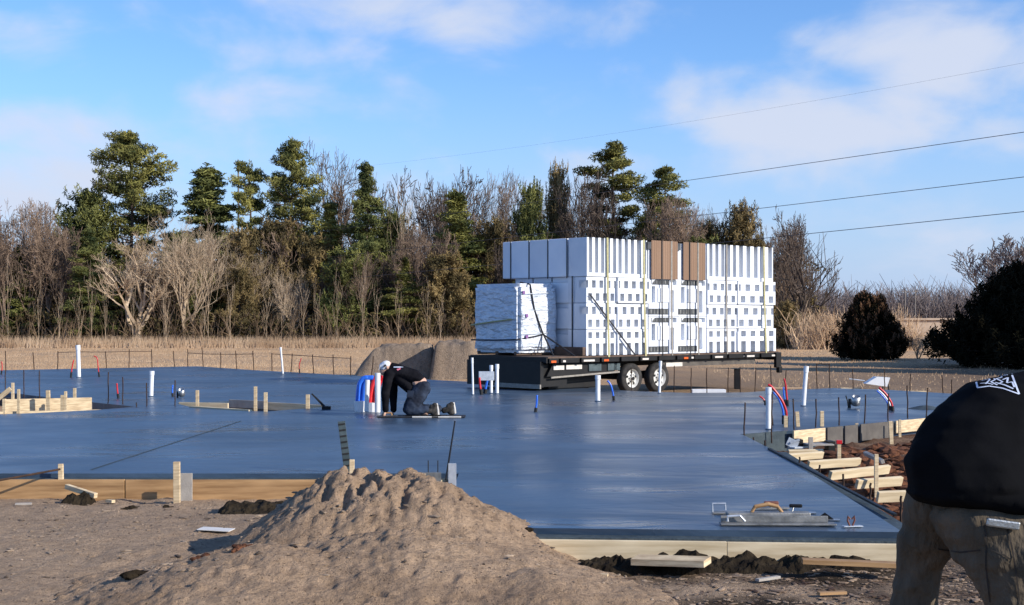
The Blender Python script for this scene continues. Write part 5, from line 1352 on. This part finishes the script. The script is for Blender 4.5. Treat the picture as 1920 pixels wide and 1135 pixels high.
for yy in (-.10, .19):
    sk.append([(k3(788, 730, yy * .8 + .03), .07), (k3(765, 766, yy), .05), (k3(800, 773, yy), .05)])
blob('body', sk, M['skin'], K, voxel=.009, smooth=2)
hd = []
hd.append([(k3(737, 700, .05), (.13, .19, .11)), (k3(755, 700, .05), (.15, .20, .125)), (k3(773, 706, .05), (.15, .185, .13)), (k3(785, 710, .05), (.10, .172, .085))])
hd.append([(k3(736, 688, .05), (.075, .09, .07)), (k3(746, 690, .05), (.10, .11, .07)), (k3(752, 692, .05), (.06, .10, .05))])   # bunched hood
hd.append([(k3(748, 708, .05), (.13, .17, .12)), (k3(760, 720, .05), (.11, .16, .11)), (k3(768, 728, .05), (.10, .15, .10))])
for wr, el, sh in ((LA, k3(724, 738, -.15), k3(730, 702, -.13)), (RA, k3(735, 742, .26), k3(735, 704, .22))):
    e2 = el.lerp(wr, .93)
    hd.append([(sh, .092), (el, .075), (e2, .055)])
blob('hoodie', hd, M['hood'], K, voxel=.013, smooth=3, disp=.012, dsc=7)
jn = []
for yy, fx in ((-.10, 0), (.19, 4)):
    jn.append([(k3(792, 726, yy * .6 + .03), (.135, .12, .12)), (k3(783, 742, yy * .9 + .02), (.165, .11, .12)), (k3(775, 756, yy), (.15, .11, .11)), (k3(769, 767, yy), (.125, .10, .085))])
    jn.append([(k3(768, 770, yy), .083), (k3(785, 769, yy), .09), (k3(800 + 20 * (yy > 0), 768, yy), .07)])
jn.append([(k3(786, 725, .05), (.14, .175, .075)), (k3(793, 730, .05), (.135, .185, .12))])
blob('jeans', jn, M['jeans'], K, voxel=.013, smooth=2, disp=.012, dsc=9, seed=4)
pk = MB().box(k3(771, 738, -.235), (.11, .02, .12), bev=.006, ry=R(8)); pk.build('back_pocket', M['jeans'], K)
for yy, fx, lb in ((-.10, 802, 'near'), (.19, 832, 'far')):
    bt = [[(k3(fx, 771, yy), .055), (k3(fx + 12, 768, yy), (.06, .05, .055)), (k3(fx + 14, 760, yy), (.05, .05, .05))],
          [(k3(fx + 9, 764, yy), (.055, .048, .06)), (k3(fx + 14, 776, yy), (.07, .048, .035))]]
    b_ = blob('boot', bt, M['boot'], K, voxel=.010, smooth=1)
    sp = MB(); sp.tube([k3(fx + 20, 776, yy) + Vector((0, 0, -.01)), k3(fx + 19.5, 768, yy), k3(fx + 17, 756, yy)], [.024, .022, .02], 8); sp.build('sole', M['sole'], b_)
cp = [[(k3(723.5, 685.5, .05), (.098, .086, .085)), (k3(719.5, 688, .05), (.088, .082, .085))]]
c_ = blob('cap', cp, M['cap'], K, voxel=.009, smooth=1)
MB().add([k3(714.5, 684, -.03), k3(714.5, 684, .13), k3(711, 694, .12), k3(711, 694, -.02), k3(713.5, 684, -.03), k3(713.5, 684, .13), k3(710, 694, .12), k3(710, 694, -.02)],
         [(0, 1, 2, 3), (7, 6, 5, 4), (0, 3, 7, 4), (1, 5, 6, 2), (3, 2, 6, 7)]).build('cap_peak', M['cap'], c_)
MB().box(k3(722, 686, -.04), (.05, .012, .03), ry=R(-40), bev=.004).build('cap_patch', M['boot'], c_)
# prints on the hoodie back
def decal(name, strokes, surf_obj, eye, Yd, m, parent, w, off=.004):
    bpy.context.view_layer.update()
    mw = surf_obj.matrix_world; me = surf_obj.data
    bv = BVHTree.FromPolygons([mw @ v.co for v in me.vertices], [tuple(p.vertices) for p in me.polygons])
    mb = MB(); pm = parent.matrix_world.inverted()
    for st in strokes:
        dn = []
        for (x0, y0), (x1, y1) in zip(st, st[1:]):
            n = max(1, int(math.hypot(x1 - x0, y1 - y0) / 2.5))
            dn += [(x0 + (x1 - x0) * k / n, y0 + (y1 - y0) * k / n) for k in range(n)]
        dn.append(st[-1]); pts = []
        for x, y in dn:
            q = Q(x, y, Yd); dr = (q - eye).normalized(); hit, nn, _, _ = bv.ray_cast(eye, dr)
            if hit: pts.append((hit - dr * off, nn))
        for (a, na), (b, nb) in zip(pts, pts[1:]):
            if (b - a).length > .12 * w / .004 or (b - a).length < 1e-5: continue
            sd_ = (b - a).cross(na).normalized() * w / 2
            mb.add([pm @ (a - sd_), pm @ (a + sd_), pm @ (b + sd_), pm @ (b - sd_)], [(0, 1, 2, 3)])
    return mb.build(name, m, parent)
eye = Vector((0, 0, HC))
hoodie = [c for c in K.children if c.name.startswith('hoodie')][0]
decal('pale_print', [[(738, 688.5), (756, 688.5)]], hoodie, eye, kp.y, M['print'], K, .02)
decal('pink_print', [[(744, 693), (751, 690)], [(745, 694.5), (751, 691.5)]], hoodie, eye, kp.y, M['pinkprint'], K, .02)
hf_ = thing('hand_float', 'dark hand float pressed on the slab under the hands of the kneeling worker', 'trowel', loc=P(726, 781, .004))
MB().box((0, 0, .01), (.36, .12, .014), bev=.004).build('blade', M['mag'], hf_); MB().tube([(-.08, 0, .02), (-.07, 0, .06), (.07, 0, .06), (.08, 0, .02)], .014, 8).build('handle', M['form_orange'], hf_)
# knee boards
for i, (x, w_, lb) in enumerate([(768, 1.05, 'long knee board under the kneeling worker'), (838, .62, 'shorter knee board under the worker\'s feet')]):
    kb = thing('knee_board', lb, 'knee board', loc=P(x, 782, .004))
    MB().box((0, .05, .008), (w_, .55, .014), bev=.005).build('board', M['strap_black'], kb)
    MB().box((.0 if i else .28, -.235, .016), (w_ * (.8 if i else .42), .02, .024), bev=.004).build('front_lip', M['sole'], kb)
kpos = P(800, 783, .004)
# pex bundles left of the worker
def bundle(cx, lst, r, m, label):
    Yb = Yof(772); root = thing('pipe_bundle', label, 'pipe bundle', loc=Q(lst[0][0], lst[0][1], Yb))
    for k in range(3):
        off = Vector(((k - 1) * r * 1.1, (k % 2) * r, 0)); pts = [Q(x, y, Yb) - Q(lst[0][0], lst[0][1], Yb) + off for x, y in lst]
        sm = []
        for i in range(len(pts) - 1):
            for q in range(5): sm.append(pts[i].lerp(pts[i + 1], q / 5))
        sm.append(pts[-1])
        for _ in range(2): sm = [sm[0]] + [(sm[i - 1] + sm[i] * 2 + sm[i + 1]) / 4 for i in range(1, len(sm) - 1)] + [sm[-1]]
        MB().tube(sm, r, 8).build('tube', M[m], root, smooth=True)
    MB().tube([(0, 0, -.22), (0, 0, .01)], [r * 2.3, r * 2.6], 12).build('white_cup', M['white_pvc'], root)
    return root
bundle(0, [(676, 753), (677, 735), (679, 720), (686, 710), (693, 708), (696, 714)], .045, 'pex_blue', 'bundle of thick blue pipes curling over left of the kneeling worker')
bundle(0, [(699, 756), (700, 740), (703, 724), (707, 712), (713, 707)], .050, 'pex_red', 'bundle of thick red pipes leaning against the kneeling worker')
tag(MB().tube([(0, 0, -.25), (0, 0, .45)], .05, 12).build('vent_pipe', M['white_pvc'], loc=Q(708, 747, Yof(774))), 'white pipe standing behind the red bundle by the worker', 'pipe')
tag(MB().tube([(0, 0, -.2), (.02, 0, .35)], .04, 12).build('vent_pipe', M['white_pvc'], loc=Q(687, 750, Yof(776))), 'white pipe between the blue and the red bundle', 'pipe')

# the bent-over man at right, cut by the frame
YM = 5.2
G_ = thing('person', 'person in black long-sleeved shirt and khaki trousers bending over at the right border', 'person', loc=(Q(1850, 945, YM).x, YM, -.12))
g0 = G_.location
def g3(px, py, y=0.0): return Q(px, py, YM) - Vector(g0) + Vector((0, y, 0))
sf = F / YM
bd = []
# torso, neck, head (beyond the frame), arms reaching down, legs
bd.append([(g3(1860, 950, .03), (.15, .12, .10)), (g3(1850, 860, .05), (.17, .15, .15)), (g3(1885, 800, .15), (.19, .18, .15)), (g3(1960, 770, .25), (.14, .2, .13))])
bd.append([(g3(1990, 775, .28), .065), (g3(2030, 790, .32), .06)])
bd.append([(g3(2050, 790, .34), (.09, .085, .10)), (g3(2068, 815, .36), (.085, .08, .10)), (g3(2075, 840, .37), (.05, .055, .06))])
bd.append([(g3(2110, 832, .37), .018)]); bd.append([(g3(2050, 810, .26), (.02, .012, .032))]); bd.append([(g3(2050, 810, .44), (.02, .012, .032))])
arms = [(g3(1960, 790, .02), g3(1985, 900, -.02), g3(2030, 1010, .02)), (g3(1965, 785, .44), g3(1995, 905, .46), g3(2045, 1000, .45))]
for sh, el, wr in arms: bd.append([(sh, .065), (el, .048), (wr, .03)]); hand(bd, wr, (.25, 0, -1), (.3, -1, 0), 1.0, .6)
legs = [(g3(1880, 985, -.06), g3(1905, 1160, -.10), g3(1870, 1345, -.05)), (g3(1795, 985, .22), g3(1762, 1150, .31), g3(1750, 1345, .34))]
for hp_, kn, an_ in legs: bd.append([(hp_, .07), (kn, .05), (an_, .04)])
blob('body', bd, M['skin'], G_, voxel=.012, smooth=2)
sh_ = [[(g3(1848, 905, .02), (.290, .22, .09)), (g3(1846, 868, .04), (.292, .23, .14)), (g3(1862, 820, .10), (.252, .24, .14)), (g3(1895, 790, .15), (.215, .24, .165)), (g3(1960, 785, .22), (.18, .24, .17))]]
sh_.append([(g3(1840, 925, .02), (.275, .21, .06)), (g3(1905, 935, .0), (.24, .21, .06))])
for sh, el, wr in arms: sh_.append([(sh, .105), (el, .085), (el.lerp(wr, .9), .055)])
shirt = blob('shirt', sh_, M['shirt'], G_, voxel=.014, smooth=4, disp=.015, dsc=3)
tr_ = [[(g3(1868, 975, .02), (.235, .19, .12)), (g3(1888, 1020, -.02), (.225, .16, .12))]]
hp_, kn, an_ = legs[0]
tr_.append([(g3(1880, 1000, -.05), (.215, .15, .14)), (g3(1912, 1090, -.08), (.185, .13, .13)), (g3(1925, 1170, -.10), (.13, .11, .12)), (g3(1890, 1260, -.08), .10), (g3(1872, 1325, -.05), .085)])
tr_.append([(g3(1800, 965, .22), (.145, .12, .12)), (g3(1784, 1010, .26), (.115, .10, .12)), (g3(1768, 1070, .29), (.092, .09, .12)), (g3(1762, 1150, .31), (.088, .08, .1)), (g3(1756, 1250, .33), .082), (g3(1750, 1325, .34), .078)])
trs = blob('trousers', tr_, M['khaki'], G_, voxel=.010, smooth=2, disp=.036, dsc=4.6, seed=9)
for (_, _, an_), lb in zip(legs, 'ab'):
    blob('boot', [[(an_, .058), (an_ + Vector((.02, 0, -.09)), (.075, .055, .05)), (an_ + Vector((.14, 0, -.105)), (.075, .05, .035))]], M['boot'], G_, voxel=.012, smooth=1)
hc = [[(g3(2042, 783, .34), (.10, .092, .10)), (g3(2050, 790, .34), (.095, .09, .10))]]
blob('cap', hc, M['hood'], G_, voxel=.012, smooth=1)
# seams and pockets of the trousers, print on the shirt shoulder
M['seam'] = mat('dark_seam', (.03, .025, .02), (.05, .04, .033), .9, 20)
for st in ([(1843, 975), (1850, 1010), (1848, 1060), (1856, 1130)], [(1885, 972), (1898, 1030), (1906, 1080), (1912, 1135)], [(1760, 1030), (1800, 1036), (1838, 1032)], [(1858, 1031), (1880, 1040), (1896, 1050)]):
    decal('seam', [st], trs, eye, YM, M['seam'], G_, .006, .003)
M['patch'] = mat('darker_canvas_pocket', (.075, .06, .047), (.105, .085, .068), .92, 6)
decal('shirt_print', [[(1829, 711), (1850, 700), (1880, 696), (1896, 699), (1911, 739), (1880, 728), (1855, 724), (1833, 727), (1829, 711)],
                      [(1840, 714), (1848, 706), (1856, 712), (1848, 720)], [(1846, 706), (1858, 704), (1866, 712), (1858, 716), (1870, 722)], [(1862, 702), (1876, 700), (1878, 708), (1868, 710), (1880, 716), (1872, 720)],
                      [(1878, 704), (1890, 703)], [(1880, 712), (1890, 708), (1888, 718), (1898, 716), (1902, 726)], [(1838, 719), (1850, 718), (1862, 721)], [(1866, 717), (1884, 722), (1900, 729)]], shirt, eye, YM, M['print'], G_, .007, .004)
MB().box(g3(1845, 968, -.20), (.12, .02, .03), ry=R(8), bev=.006).build('belt_clip', M['steel'], G_)
for o in list(bpy.data.objects):
    if o.type == 'MESH' and 'label' not in o.keys() and o.parent is None and 'kind' not in o.keys(): print('UNTAGGED', o.name)
